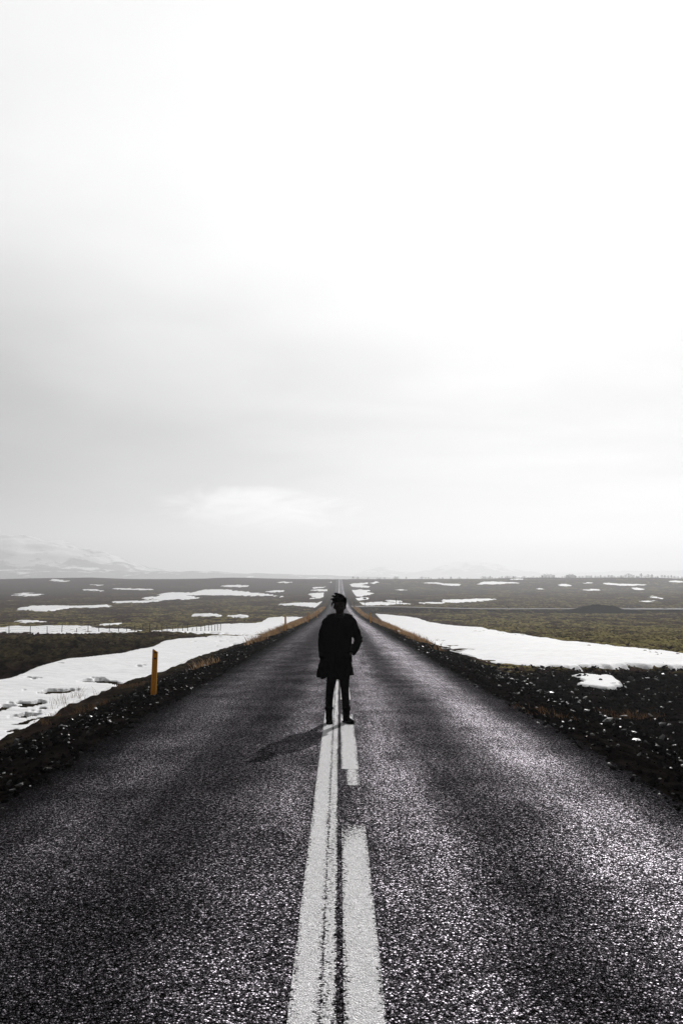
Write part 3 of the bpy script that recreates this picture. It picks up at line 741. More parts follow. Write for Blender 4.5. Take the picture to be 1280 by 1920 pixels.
def blades(name, X, Y, hgt, wid, nb, lab, spread=0.10, tone_lo=0.0, tone_hi=1.0, lean=(-0.35, -0.05)):
    n = len(X); N = n * nb
    bx = np.repeat(X, nb) + rng.normal(0, spread, N); by = np.repeat(Y, nb) + rng.normal(0, spread, N)
    bz = height(bx, by) - 0.03
    h = np.repeat(hgt, nb) * rng.uniform(0.5, 1.15, N); w = np.repeat(wid, nb)
    a = rng.uniform(0, 6.283, N)
    lx = h * (rng.normal(0, 0.40, N) + lean[0]); ly = h * (rng.normal(0, 0.40, N) + lean[1])
    dx, dy = np.cos(a) * w, np.sin(a) * w
    P0 = np.stack([bx - dx, by - dy, bz], -1); P1 = np.stack([bx + dx, by + dy, bz], -1)
    mx, my, mz = bx + 0.35 * lx, by + 0.35 * ly, bz + 0.6 * h
    P2 = np.stack([mx + dx * 0.7, my + dy * 0.7, mz], -1); P3 = np.stack([mx - dx * 0.7, my - dy * 0.7, mz], -1)
    P4 = np.stack([bx + lx, by + ly, bz + h], -1)
    V = np.stack([P0, P1, P2, P3, P4], 1).reshape(-1, 3)
    i = np.arange(N)[:, None] * 5
    Fc = np.concatenate([i + np.array([[0, 1, 2]]), i + np.array([[0, 2, 3]]), i + np.array([[3, 2, 4]])])
    me = mesh_np(name, V, Fc)
    attr(me, 'tone', np.repeat(np.repeat(rng.uniform(tone_lo, tone_hi, n), nb), 5))
    o = link(name, me, M['grass']); tag(o, lab, 'grass', kind='stuff'); return o

def grasses():
    for side, y0, lab in ((-1, 30, 'dry golden grass growing along the left road verge'), (1, 33, 'dry golden grass growing along the right road verge')):
        n = 5200
        x, y = sample(n, 3.45, 4.75, y0, 240)
        dens = fbm(x / 1.4, y / 5, 3, 95) * 0.5 + sstep(y0 + 15, y0 + 75, y) * 0.9 - 0.15 - 0.35 * sstep(4.2, 5.0, x) - 0.5 * (1 - sstep(3.35, 3.9, x))
        k = dens > rng.uniform(-0.15, 0.55, n); x, y = x[k] * side, y[k]
        blades('dry_grass', x, y, rng.uniform(0.16, 0.46, len(x)), 0.006 + 0.00013 * y, 10, lab, 0.13)
    # scattered tufts on the near shoulders
    pts = [on_land(*p) for p in [(1175, 1345), (1190, 1347), (1205, 1344), (1160, 1343), (1215, 1350), (1225, 1343), (1145, 1340), (228, 1289), (240, 1287), (250, 1288), (262, 1286), (180, 1325), (170, 1327), (190, 1322), (130, 1340), (120, 1343), (100, 1352), (980, 1330), (1010, 1345)]]
    X, Y = [], []
    for a, b in pts:
        for k in range(5): X.append(a + rng.normal(0, 0.2)); Y.append(b + rng.normal(0, 0.3))
    X, Y = np.array(X), np.array(Y)
    blades('dry_grass_tufts', X, Y, rng.uniform(0.08, 0.20, len(X)), np.full(len(X), 0.004), 10, 'sparse rusty grass tufts on the dark near shoulders', 0.09, 0.0, 0.16)
    # stems poking out of the ditch snow
    X, Y = [], []
    for p in [(115, 1322), (135, 1315), (150, 1308), (165, 1302), (105, 1326), (790, 1195), (800, 1198), (812, 1202), (780, 1192)]:
        a, b = on_land(*p)
        for k in range(4): X.append(a + rng.normal(0, 0.2)); Y.append(b + rng.normal(0, 0.5))
    X, Y = np.array(X), np.array(Y)
    blades('bare_stems', X, Y, rng.uniform(0.25, 0.45, len(X)), np.full(len(X), 0.004), 5, 'thin dark stems sticking up beside the snow banks', 0.08, 0.0, 0.2, (0.1, 0))
grasses()

# ------------------------------------------------------------------ mesh pieces
class MB:
    def __init__(s): s.bm = bmesh.new()
    def box(s, c, d, rot=None):
        g = bmesh.ops.create_cube(s.bm, size=1.0)
        for v in g['verts']:
            v.co = Vector((v.co.x * d[0], v.co.y * d[1], v.co.z * d[2]))
            if rot is not None: v.co = rot @ v.co
            v.co += Vector(c)
        return g['verts']
    def tube(s, pts, rad, n=8, caps=True):
        """pts: points, rad: radius or list of radius / (rx, ry) per point"""
        pts = [Vector(p) for p in pts]
        rad = rad if isinstance(rad, (list, tuple)) else [rad] * len(pts)
        rings = []
        prev = None
        for i, p in enumerate(pts):
            t = (pts[min(i + 1, len(pts) - 1)] - pts[max(i - 1, 0)]).normalized()
            ref = Vector((1, 0, 0)) if abs(t.x) < 0.9 else Vector((0, 1, 0))
            u = (ref - t * ref.dot(t)).normalized() if prev is None else (prev - t * prev.dot(t)).normalized()
            prev = u; v = t.cross(u)
            r = rad[i]; rx, ry = (r, r) if isinstance(r, (int, float)) else r
            rings.append([s.bm.verts.new(p + u * (rx * math.cos(2 * math.pi * k / n)) + v * (ry * math.sin(2 * math.pi * k / n))) for k in range(n)])
        for a, b in zip(rings, rings[1:]):
            for k in range(n): s.bm.faces.new((a[k], a[(k + 1) % n], b[(k + 1) % n], b[k]))
        if caps:
            s.bm.faces.new(rings[0][::-1]); s.bm.faces.new(rings[-1])
        return s
    def ball(s, c, r, sub=2):
        g = bmesh.ops.create_icosphere(s.bm, subdivisions=sub, radius=1.0)
        for v in g['verts']: v.co = Vector((v.co.x * r[0], v.co.y * r[1], v.co.z * r[2])) + Vector(c)
        return g['verts']
    def mesh(s, name, smooth=False):
        bmesh.ops.recalc_face_normals(s.bm, faces=s.bm.faces[:])
        me = bpy.data.meshes.new(name); s.bm.to_mesh(me); s.bm.free()
        if smooth: me.polygons.foreach_set('use_smooth', [True] * len(me.polygons))
        return me
    def build(s, name, mat, parent=None, smooth=False): return link(name, s.mesh(name, smooth), mat, parent)

def remeshed(mb, name, voxel, smooth_it=4):
    """fuse overlapping pieces into one continuous surface"""
    me = mb.mesh(name + '_raw'); o = bpy.data.objects.new('tmp_remesh', me); COL.objects.link(o)
    r = o.modifiers.new('r', 'REMESH'); r.mode = 'VOXEL'; r.voxel_size = voxel
    if smooth_it:
        sm = o.modifiers.new('s', 'SMOOTH'); sm.iterations = smooth_it; sm.factor = 0.5
    dg = bpy.context.evaluated_depsgraph_get()
    m2 = bpy.data.meshes.new_from_object(o.evaluated_get(dg)); m2.name = name
    bpy.data.objects.remove(o); bpy.data.meshes.remove(me)
    m2.polygons.foreach_set('use_smooth', [True] * len(m2.polygons))
    m2.materials.clear()
    return m2

# ------------------------------------------------------------------ yellow marker posts
def post_meshes():
    mb = MB()
    prof = [(0.00, 0.062, 0.042), (0.60, 0.060, 0.040), (0.98, 0.058, 0.038)]
    w, d = 0.115, 0.045
    # flat-sided post with a slanted, rounded top
    n = []
    for z, l in ((-0.25, 0), (0.90, 0), (0.955, 0.0)):
        sx = w / 2 * (1.0 - 0.03 * max(z, 0))
        n.append([(-sx, -d / 2, z), (-sx * 0.55, -d * 0.75, z), (sx * 0.55, -d * 0.75, z), (sx, -d / 2, z), (sx, d / 2, z), (-sx, d / 2, z)])
    top = [(x, y, z + (0.05 if x < 0 else 0.0) - (0.012 if abs(x) > 0.05 else 0)) for x, y, z in n[2]]
    n[2] = top
    rings = [[mb.bm.verts.new(p) for p in r] for r in n]
    for a, b in zip(rings, rings[1:]):
        for k in range(6): mb.bm.faces.new((a[k], a[(k + 1) % 6], b[(k + 1) % 6], b[k]))
    mb.bm.faces.new(rings[0][::-1]); mb.bm.faces.new(rings[-1])
    bmesh.ops.bevel(mb.bm, geom=[e for e in mb.bm.edges], offset=0.005, segments=2, affect='EDGES')
    body = mb.mesh('post_body')
    ref = MB(); ref.box((0.012, -0.036, 0.80), (0.045, 0.006, 0.035)); refl = ref.mesh('reflector')
    ref = MB(); ref.box((0.015, -0.036, 0.925), (0.04, 0.006, 0.03)); refl2 = ref.mesh('reflector')
    return body, refl, refl2
PB, PR, PR2 = post_meshes()
def marker_post(x, y, label, tilt=(0, 0), rz=0.0, scale=1.0):
    o = empty('marker_post', (x, y, float(height(np.array([x]), np.array([y]))[0]) - 0.02), rz)
    o.rotation_euler = (tilt[0], tilt[1], rz); o.scale = (scale, scale, scale)
    tag(o, label, 'marker post', 'yellow marker posts along the road')
    link('post', PB, M['yellow'], o); link('reflector', PR, M['reflector'], o); link('reflector', PR2, M['reflector'], o)
def at_px(x, y_px):
    return on_land(x, y_px)
for (xx, yb, lab, ti, scl) in [(288, 1302, 'large faded yellow marker post nearest the camera on the left shoulder', (0.0, 0.03), 0.92),
                          (535, 1183, 'yellow marker post on the left verge, in front of the wide snow patch', (0, 0.0), 1.0),
                          (577, 1167, 'third yellow marker post in the golden grass on the left', (0, 0.0), 1.0),
                          (594.5, 1160, 'farthest yellow marker post on the left, at the road bend', (0, 0.0), 1.0),
                          (694, 1169, 'yellow marker post in golden grass on the right verge', (0, 0.0), 1.0)]:
    gx, gy = at_px(xx, yb)
    sx = -1 if gx < 0 else 1
    print('POST', lab[:30], round(gx, 2), round(gy, 1))
    marker_post(gx, gy, lab, ti, 0.05 * sx, scl)

# small road sign and stakes at the junction
def sign_post():
    x, y = on_land(683.5, 1141)
    o = empty('road_sign', (x, y, float(base_h(x, y)) - 0.1))
    tag(o, 'thin road sign pole with a small plate at the side road junction', 'road sign')
    MB().tube([(0, 0, -0.2), (0, 0, 2.75)], 0.05, 8).build('pole', M['steel'], o)
    MB().box((0, -0.07, 2.62), (0.78, 0.03, 0.30)).__class__
    m = MB(); m.box((0, -0.07, 2.6), (0.78, 0.03, 0.30)); m.build('sign_plate', M['sign'], o)
    m = MB(); m.box((0, -0.05, 2.6), (0.12, 0.05, 0.12)); m.build('bracket', M['steel'], o)
sign_post()
def stake(pxx, yb, h, label, w=0.12):
    x, y = on_land(pxx, yb)
    m = MB(); m.tube([(0, 0, -0.3), (0.02, 0, h * 0.6), (0.0, 0, h)], [w / 2, w / 2, w * 0.42], 6)
    o = m.build('wooden_stake', M['wood']); o.location = (x, y, float(base_h(x, y)))
    tag(o, label, 'stake', 'stakes at the side road junction')
stake(663.5, 1141, 1.5, 'dark stake at the corner where the side road leaves')
stake(742.5, 1135, 2.2, 'taller of two dark stakes behind the side road', 0.16)
stake(749, 1136, 1.5, 'shorter of two dark stakes behind the side road', 0.16)

# ------------------------------------------------------------------ fences
def fence(name, P, hts, label, cat='fence', wires=(0.3, 0.55, 0.8, 1.0), w=0.06):
    o = empty(name, (P[0][0], P[0][1], float(height(np.array([P[0][0]]), np.array([P[0][1]]))[0])))
    tag(o, label, cat)
    org = Vector(o.location); tops = []
    shapes = []
    for k in range(4):
        m = MB(); r = random.Random(k + 3)
        m.tube([(0, 0, -0.35), (r.uniform(-.01, .01), 0, 0.5), (r.uniform(-.03, .03), r.uniform(-.02, .02), 1.0)], [w / 2, w / 2 * 0.95, w / 2 * 0.85], 7)
        shapes.append(m.mesh('fence_post'))
    for i, (x, y) in enumerate(P):
        z = float(height(np.array([x]), np.array([y]))[0])
        q = link('post', shapes[i % 4], M['wood'], o); q.location = Vector((x, y, z)) - org
        q.rotation_euler = (random.uniform(-.04, .04), random.uniform(-.05, .05), random.uniform(0, 6)); q.scale = (1, 1, hts)
        tops.append(Vector((x, y, z)) - org)
    for f in wires:
        m = MB(); m.tube([t + Vector((0, -w * 0.5, f * hts * 0.96)) for t in tops], 0.004, 4); m.build('wire', M['wire'], o)
a = np.array(on_land(57, 1191)); b = np.array(on_land(402, 1186))
print('FENCE', a, b)
cols = [-30, 17.5, 57, 89, 116.5, 144, 165.5, 186, 205.5, 222.5, 238, 253.5, 268, 281, 293, 304, 314, 324, 334, 343, 352, 360.5, 369, 377, 384.5, 391, 397, 402.5, 408, 413]
P = []
for c in cols:
    d = ray(c, 1190)[:2]
    # intersection of the view column with the fence line a-b
    Mx = np.array([[d[0], -(b - a)[0]], [d[1], -(b - a)[1]]]); t = np.linalg.solve(Mx, a)
    P.append((d[0] * t[0], d[1] * t[0]))
print('FENCE d', [round(math.hypot(*p)) for p in P][::4])
fence('wire_fence', P, 0.80, 'wire fence on thin dark posts crossing the left moss and snow')
P = [(x, SIDE_Y + 9.5 + 0.3 * math.sin(x)) for x in np.arange(34, 118, 5.4)]
fence('wire_fence', P, 1.1, 'faint wire fence running behind the side road on the right', w=0.12)

# ------------------------------------------------------------------ mound of dug earth
def mound():
    cx, cy = on_land(1118, 1149)
    nx, ny = 60, 30
    X, Y = np.meshgrid(np.linspace(-11.5, 13, nx), np.linspace(-5, 6, ny))
    prof = hermite([-12, -9, -6, -3.5, -1, 2, 4.5, 7, 10, 13], [0, 0.4, 0.7, 1.5, 2.1, 2.0, 1.6, 1.0, 0.6, 0])(X)
    H_ = prof * np.clip(1 - np.abs(Y / 5.6) ** 1.7, 0, 1) * (1 + 0.25 * fbm(X / 2.2, Y / 2.2, 3, 88)) + 0.18 * fbm(X / 0.9, Y / 0.9, 3, 89)
    Z = base_h(X + cx, Y + cy) + H_ - 0.25
    idx = np.arange(nx * ny).reshape(ny, nx)
    Q = np.stack([idx[:-1, :-1], idx[:-1, 1:], idx[1:, 1:], idx[1:, :-1]], -1).reshape(-1, 4)
    z0 = float(base_h(cx, cy))
    o = link('earth_mound', mesh_np('earth_mound', np.stack([X, Y, Z - z0], -1).reshape(-1, 3), Q), M['earth']); o.location = (cx, cy, z0)
    tag(o, 'long low mound of dark dug earth beside the side road', 'mound')
    print('MOUND', cx, cy)
mound()

# ------------------------------------------------------------------ trees on the far skyline
def tree_meshes(k):
    r = random.Random(100 + k); h = 1.0
    m = MB(); m.tube([(0, 0, -0.1), (r.uniform(-.02, .02), 0, 0.35), (r.uniform(-.05, .05), 0, 0.8)], [0.035, 0.025, 0.008], 6)
    for i in range(7):
        z = r.uniform(0.2, 0.65); a_ = r.uniform(0, 6.28); l = r.uniform(0.2, 0.42)
        m.tube([(0, 0, z), (math.cos(a_) * l * 0.6, math.sin(a_) * l * 0.6, z + l * 0.6), (math.cos(a_) * l * 0.8, math.sin(a_) * l * 0.8, z + l)], [0.014, 0.008, 0.003], 4)
    trunk = m.mesh('trunk')
    m = MB()
    for i in range(420):
        u = r.random() ** 1.3; a_ = r.uniform(0, 6.28)
        z = 0.22 + 0.78 * u
        rad = (0.42 if k % 2 else 0.3) * math.sqrt(max(0.02, 1 - abs(2 * (u - 0.38)) ** 2.0 / 1.6)) * (1 - 0.25 * u) * r.uniform(0.2, 1.1)
        rad *= 1.5
        if k % 3 == 2: rad = 0.42 * (1.05 - u) * r.uniform(0.2, 1.1)
        c = Vector((math.cos(a_) * rad, math.sin(a_) * rad, z))
        s = r.uniform(0.02, 0.055)
        d1 = Vector((r.gauss(0, 1), r.gauss(0, 1), r.gauss(0, 1))).normalized() * s; d2 = Vector((r.gauss(0, 1), r.gauss(0, 1), r.gauss(0, 1))).normalized() * s
        m.bm.faces.new([m.bm.verts.new(c + d1), m.bm.verts.new(c + d2), m.bm.verts.new(c - d1 * 0.7)])
    return trunk, m.mesh('crown')
TREES = [tree_meshes(k) for k in range(6)]
def tree(pxx, d, h, k, label, group, needle=False):
    dr = ray(pxx, 1080); x, y = dr[0] * d, dr[1] * d
    o = empty('bare_tree' if not needle else 'spruce_tree', (x, y, float(height(np.array([x]), np.array([y]))[0]) - 0.1), random.uniform(0, 6))
    tag(o, label, 'tree', group)
    for nm, me, mt in (('trunk', TREES[k][0], M['bark']), ('crown', TREES[k][1], M['twig'])):
        q = link(nm, me, mt, o); q.scale = (h * random.uniform(1.2, 2.0), h * random.uniform(1.2, 2.0), h)
rt = random.Random(5)
for c in [661, 670, 689, 706, 714, 722, 740, 746, 762, 790, 796, 803, 808, 822, 829, 846, 861, 876]:
    tree(c + rt.uniform(-2, 2), rt.uniform(860, 960), rt.uniform(1.7, 3.0), rt.randrange(6), 'small hazy bare tree among the sparse ones on the skyline right of the road', 'sparse skyline trees')
c = 905
while c < 1290:
    tree(c, rt.uniform(870, 970), rt.uniform(1.8, 3.4) + (1.0 if 1110 < c < 1230 and rt.random() < 0.4 else 0), rt.randrange(6), 'hazy bare tree in the dense row on the far right skyline', 'dense skyline trees')
    c += rt.uniform(3.5, 8)

def thicket(pxa, pxb, d, h, label):
    da, db = ray(pxa, 1080), ray(pxb, 1080)
    x0, x1 = da[0] * d, db[0] * d; y = da[1] * d; cx = (x0 + x1) / 2; w = (x1 - x0)
    o = empty('thicket', (cx, y, float(base_h(cx, y)) - 0.1)); tag(o, label, 'thicket', 'dense thickets on the right skyline')
    r = random.Random(int(pxa)); m = MB()
    for i in range(7):
        xx = (i + 0.5) / 7 * w - w / 2; m.tube([(xx, r.uniform(-.5, .5), -0.2), (xx + r.uniform(-.3, .3), 0, h * 0.7)], [0.12, 0.04], 5)
    m.build('stems', M['bark'], o)
    m = MB()
    for i in range(2600):
        xx = r.uniform(-w / 2, w / 2); top = h * (1 - 0.25 * abs(2 * xx / w) ** 4) * (0.9 + 0.1 * math.sin(xx * 2.1 + pxa))
        cc = Vector((xx, r.uniform(-1.6, 1.6), r.uniform(0.05, 1) * top)); s = r.uniform(0.12, 0.3)
        d1 = Vector((r.gauss(0, 1), r.gauss(0, 1), r.gauss(0, 1))).normalized() * s; d2 = Vector((r.gauss(0, 1), r.gauss(0, 1), r.gauss(0, 1))).normalized() * s
        m.bm.faces.new([m.bm.verts.new(cc + d1), m.bm.verts.new(cc + d2), m.bm.verts.new(cc - d1 * 0.7)])
    m.build('foliage', M['needle'], o)
thicket(1014, 1040.5, 935, 4.9, 'larger dense flat-topped thicket on the right skyline, left of its twin')
thicket(1060, 1079, 930, 4.5, 'smaller dense flat-topped thicket on the right skyline')

# ------------------------------------------------------------------ the person
M['coat'] = plain_mat('black_coat_cloth', (0.0022, 0.0022, 0.0024), 0.95, 0.0, 45.0, 0.3, 0.3)
M['trouser'] = plain_mat('black_denim', (0.002, 0.002, 0.0022), 0.9, 0.0, 60.0, 0.3, 0.2)
M['leather'] = plain_mat('black_leather', (0.0025, 0.0022, 0.002), 0.75, 0.0, 30.0, 0.3, 0.2)
M['hair'] = plain_mat('dark_hair', (0.003, 0.0022, 0.0018), 0.8, 0.0, 60.0, 0.4)
M['skin'] = plain_mat('shaded_skin', (0.022, 0.013, 0.010), 0.7, 0.08, 25.0, 0.15)
M['fur'] = plain_mat('hood_fur', (0.012, 0.008, 0.005), 0.9, 0.0, 40.0, 0.5)
M['shirt'] = plain_mat('grey_shirt', (0.008, 0.008, 0.0085), 0.9, 0.05, 40.0, 0.2)

def person():
    PX, PY = -0.005, 13.8
    ZG = float(_R(PY)) - 0.002
    # ---- one continuous body: head, neck, torso, arms, hands, legs
    b = MB()
    hx = 0.012
    b.ball((hx, 0.005, 1.60), (0.074, 0.094, 0.105), 3)
    b.ball((hx, -0.022, 1.545), (0.060, 0.070, 0.066), 3)                    # jaw
    b.ball((hx, -0.062, 1.497), (0.024, 0.022, 0.018), 2)                    # chin
    b.ball((hx, -0.086, 1.622), (0.052, 0.018, 0.013), 2)                    # brow
    b.tube([(hx, -0.086, 1.615), (hx, -0.102, 1.585), (hx, -0.108, 1.570), (hx, -0.088, 1.562)], [0.008, 0.010, 0.014, 0.010], 8)   # nose
    b.ball((hx, -0.084, 1.532), (0.024, 0.012, 0.005), 2); b.ball((hx, -0.083, 1.522), (0.021, 0.012, 0.006), 2)                    # lips
    for s in (-1, 1):
        b.ball((hx + s * 0.078, 0.012, 1.588), (0.012, 0.022, 0.034), 2)     # ears
        b.ball((hx + s * 0.038, -0.070, 1.572), (0.026, 0.022, 0.020), 2)    # cheek bones
    b.tube([(hx, 0.02, 1.40), (hx, 0.015, 1.45), (hx, 0.01, 1.53)], [0.068, 0.058, 0.056], 14)
    b.tube([(0, 0.01, 0.78), (0, 0.0, 0.92), (0, 0.0, 1.05), (0, 0.0, 1.20), (0, 0.01, 1.34), (0.004, 0.015, 1.42)],
           [(0.150, 0.105), (0.155, 0.11), (0.130, 0.095), (0.150, 0.11), (0.160, 0.10), (0.07, 0.06)], 18)
    arms = {-1: [(-0.155, 0.01, 1.365), (-0.205, 0.02, 1.24), (-0.228, 0.02, 1.10), (-0.222, -0.02, 0.985), (-0.205, -0.05, 0.88)],
            1: [(0.165, 0.01, 1.355), (0.225, 0.03, 1.25), (0.268, 0.045, 1.12), (0.228, 0.0, 1.035), (0.170, -0.062, 0.955)]}
    for s, p in arms.items():
        b.tube(p, [0.052, 0.046, 0.038, 0.034, 0.026], 12)
        w = Vector(p[-1]); dr = (Vector(p[-1]) - Vector(p[-2])).normalized()
        side = Vector((-s * 0.25, -1, 0)).normalized(); side = (side - dr * side.dot(dr)).normalized(); nrm = dr.cross(side)
        b.tube([w, w + dr * 0.04, w + dr * 0.085], [(0.020, 0.026), (0.017, 0.038), (0.013, 0.036)], 10)
        for f, (o_, ln) in enumerate(zip((-0.028, -0.010, 0.009, 0.027), (0.062, 0.072, 0.068, 0.054))):
            q = w + dr * 0.085 + side * o_
            b.tube([q - dr * 0.015, q + dr * ln * 0.45 + nrm * 0.004 * s, q + dr * ln * 0.78 + nrm * 0.014 * s, q + dr * ln * 0.95 + nrm * 0.024 * s], [0.0088, 0.0085, 0.0078, 0.006], 8)
        q = w + dr * 0.03 - side * 0.030
        b.tube([q, q - side * 0.022 + dr * 0.022, q - side * 0.028 + dr * 0.055], [0.011, 0.0098, 0.0075], 8)
    legs = {-1: [(-0.075, 0.0, 0.86), (-0.095, 0.0, 0.62), (-0.122, -0.005, 0.45), (-0.134, 0.01, 0.30), (-0.136, 0.02, 0.10), (-0.134, 0.02, 0.05)],
            1: [(0.068, 0.0, 0.86), (0.074, 0.0, 0.62), (0.080, -0.005, 0.45), (0.091, 0.012, 0.30), (0.100, 0.02, 0.10), (0.102, 0.02, 0.05)]}
    for s, p in legs.items(): b.tube(p, [0.072, 0.060, 0.045, 0.040, 0.030, 0.030], 14)
    me = remeshed(b, 'person', 0.0062, 3)
    body = link('person', me, M['skin']); body.location = (PX, PY, ZG)
    tag(body, 'person in a black parka standing on the centre line, hands in pockets', 'person')
    # eyes
    for s in (-1, 1):
        m = MB(); m.ball((hx + s * 0.031, -0.078, 1.598), (0.013, 0.009, 0.008), 2); m.build('eye', M['hair'], body, True)
    # ---- trousers
    m = MB()
    for s, p in legs.items():
        q = [Vector(v) for v in p[:5]]; q[4] = Vector((q[4].x, q[4].y, 0.13))
        m.tube(q, [0.088, 0.0725, 0.0565, 0.0515, 0.046], 18)
        for z in (0.41, 0.34, 0.27):                                          # folds at knee and calf
            c = q[2].lerp(q[3], (0.45 - z) / 0.15 if z > 0.30 else 1.0); m.ball((c.x + s * 0.012, c.y - 0.02, z), (0.048, 0.044, 0.012), 2)
    m.tube([(0, 0.005, 0.74), (0, 0.0, 0.90), (0, 0, 1.02)], [(0.155, 0.115), (0.165, 0.12), (0.145, 0.11)], 18)
    link('trousers', remeshed(m, 'trousers', 0.0085, 2), M['trouser'], body)
    # ---- boots
    for s, x, toe, yaw in ((-1, -0.136, (0.012, -0.20), 0.05), (1, 0.100, (0.075, -0.165), 0.5)):
        m = MB(); t = Vector((toe[0], toe[1], 0)); ln = t.length; dx, dy = t.x / ln, t.y / ln
        at_ = lambda f, z, sd=0.0: (x + dx * f - dy * sd, 0.02 + dy * f + dx * sd, z)
        m.tube([at_(-0.045, 0.04), at_(-0.02, 0.045), at_(0.05, 0.045), at_(0.12, 0.04), at_(0.175, 0.034), at_(0.20, 0.030)],
               [(0.030, 0.034), (0.038, 0.042), (0.043, 0.044), (0.046, 0.036), (0.042, 0.028), (0.022, 0.018)], 16)
        m.tube([at_(0.0, 0.05), at_(0.0, 0.11), at_(0.0, 0.17), at_(0.0, 0.205)], [(0.050, 0.056), (0.046, 0.050), (0.050, 0.054), (0.054, 0.058)], 18)
        bo = link('boot', remeshed(m, 'boot', 0.006, 3), M['leather'], body)
        m = MB(); m.tube([at_(0.0, 0.188), at_(0.003, 0.200), at_(0.0, 0.222)], [(0.057, 0.060), (0.061, 0.064), (0.056, 0.059)], 18); m.build('folded_cuff', M['leather'], bo, True)
        m = MB()
        outline = [(-0.078, 0.0, 0.030), (-0.05, 0, 0.038), (0.0, 0, 0.040), (0.06, 0, 0.042), (0.12, 0, 0.046), (0.17, 0, 0.042), (0.205, 0, 0.024)]
        lo, hi = [], []
        for f, _, hw in outline: lo.append((f, -hw)); hi.append((f, hw))
        pts = lo + hi[::-1]
        v0 = [m.bm.verts.new(at_(f, 0.0, sd)) for f, sd in pts]; v1 = [m.bm.verts.new(at_(f, 0.022, sd)) for f, sd in pts]
        m.bm.faces.new(v0[::-1]); m.bm.faces.new(v1)
        for k in range(len(pts)): m.bm.faces.new((v0[k], v0[(k + 1) % len(pts)], v1[(k + 1) % len(pts)], v1[k]))
        m.build('sole', M['leather'], bo)
    # ---- parka: flared body, sleeves, collar, one fused cloth surface with an open hem
    m = MB()
    m.tube([(-0.052, -0.005, 0.640), (-0.050, -0.004, 0.70), (-0.046, 0.0, 0.80), (-0.040, 0.0, 0.92), (-0.030, 0.0, 1.05), (-0.016, 0.005, 1.18), (0.0, 0.01, 1.29), (0.004, 0.012, 1.365), (0.008, 0.016, 1.425), (0.012, 0.018, 1.462)],
           [(0.245, 0.185), (0.238, 0.180), (0.226, 0.172), (0.208, 0.160), (0.202, 0.152), (0.198, 0.152), (0.205, 0.145), (0.205, 0.125), (0.130, 0.098), (0.080, 0.075)], 30)
    m.tube([(-0.165, 0.012, 1.375), (-0.212, 0.02, 1.25), (-0.232, 0.02, 1.10), (-0.226, -0.022, 0.975), (-0.212, -0.055, 0.890)], [0.064, 0.064, 0.059, 0.057, 0.056], 16)
    m.tube([(0.172, 0.012, 1.368), (0.228, 0.03, 1.25), (0.266, 0.045, 1.125), (0.230, -0.003, 1.030), (0.176, -0.060, 0.955)], [0.064, 0.063, 0.060, 0.054, 0.049], 16)
    r = random.Random(2)
    for c, rad in (((0.275, 0.045, 1.165), 0.060), ((0.285, 0.04, 1.115), 0.055), ((0.255, 0.02, 1.075), 0.058), ((0.212, -0.02, 1.005), 0.053), ((0.245, 0.03, 1.21), 0.066),
                   ((-0.238, 0.02, 1.14), 0.058), ((-0.240, 0.0, 1.05), 0.056), ((-0.232, -0.03, 0.99), 0.058), ((-0.226, 0.02, 1.21), 0.066), ((-0.225, -0.05, 0.92), 0.060)):
        m.ball(c, (rad, rad * 1.0, 0.016), 2)                                  # cloth folds round the arms
    for s in (-1, 1):                                                          # pocket welts pushed out by the hands
        m.ball((0.100 if s > 0 else -0.190, -0.110, 0.870 if s > 0 else 0.81), (0.082, 0.082, 0.092), 3)
        m.ball((0.185 if s > 0 else -0.175, 0.012, 1.365), (0.066, 0.066, 0.060), 3)
        m.tube([(0.012 + s * 0.055, 0.02, 1.465), (0.012 + s * 0.12, 0.018, 1.425), (0.006 + s * 0.19, 0.014, 1.375)], [0.040, 0.050, 0.055], 12)
    for k in range(9):                                                         # soft vertical folds in the skirt
        an = math.radians(190 + k * 20); cx_, cy_ = -0.052 + 0.228 * math.cos(an), 0.168 * math.sin(an)
        m.tube([(cx_ * 1.01, cy_ * 1.02, 0.640), (cx_, cy_, 0.74), (cx_ * 0.90 , cy_ * 0.92, 0.88)], [0.030 + r.uniform(-.008, .010), 0.022, 0.008], 8)
    m.tube([(-0.283, -0.02, 0.648), (-0.270, -0.01, 0.74), (-0.245, 0, 0.86)], [0.016, 0.022, 0.02], 8)
    cme = remeshed(m, 'parka', 0.0085, 2)
    # uneven hem and cloth wrinkles
    V = np.zeros(len(cme.vertices) * 3, np.float32); cme.vertices.foreach_get('co', V); V = V.reshape(-1, 3)
    wr = fbm(V[:, 0] / 0.11 + V[:, 1] * 6, V[:, 2] / 0.05, 3, 121) * 0.006
    nrm = np.zeros(len(V) * 3, np.float32); cme.vertices.foreach_get('normal', nrm); V = V + nrm.reshape(-1, 3) * wr[:, None]
    low = V[:, 2] < 0.70
    V[:, 2] -= low * (0.020 * np.sin(V[:, 0] * 21 + 1.0) + 0.02 * (V[:, 0] < 0.05) * (V[:, 0] > -0.25)) * (0.70 - V[:, 2]) / 0.06
    cme.vertices.foreach_set('co', V.astype(np.float32).ravel()); cme.update()
    coat = link('parka', cme, M['coat'], body)
    # front zip flap and pocket flaps
    mm = MB(); mm.tube([(-0.005, -0.118, 1.42), (-0.012, -0.150, 1.30), (-0.02, -0.158, 1.15), (-0.032, -0.162, 0.98), (-0.045, -0.182, 0.80), (-0.05, -0.193, 0.66)], [(0.022, 0.006)] * 6, 8); mm.build('zip_flap', M['coat'], coat, True)
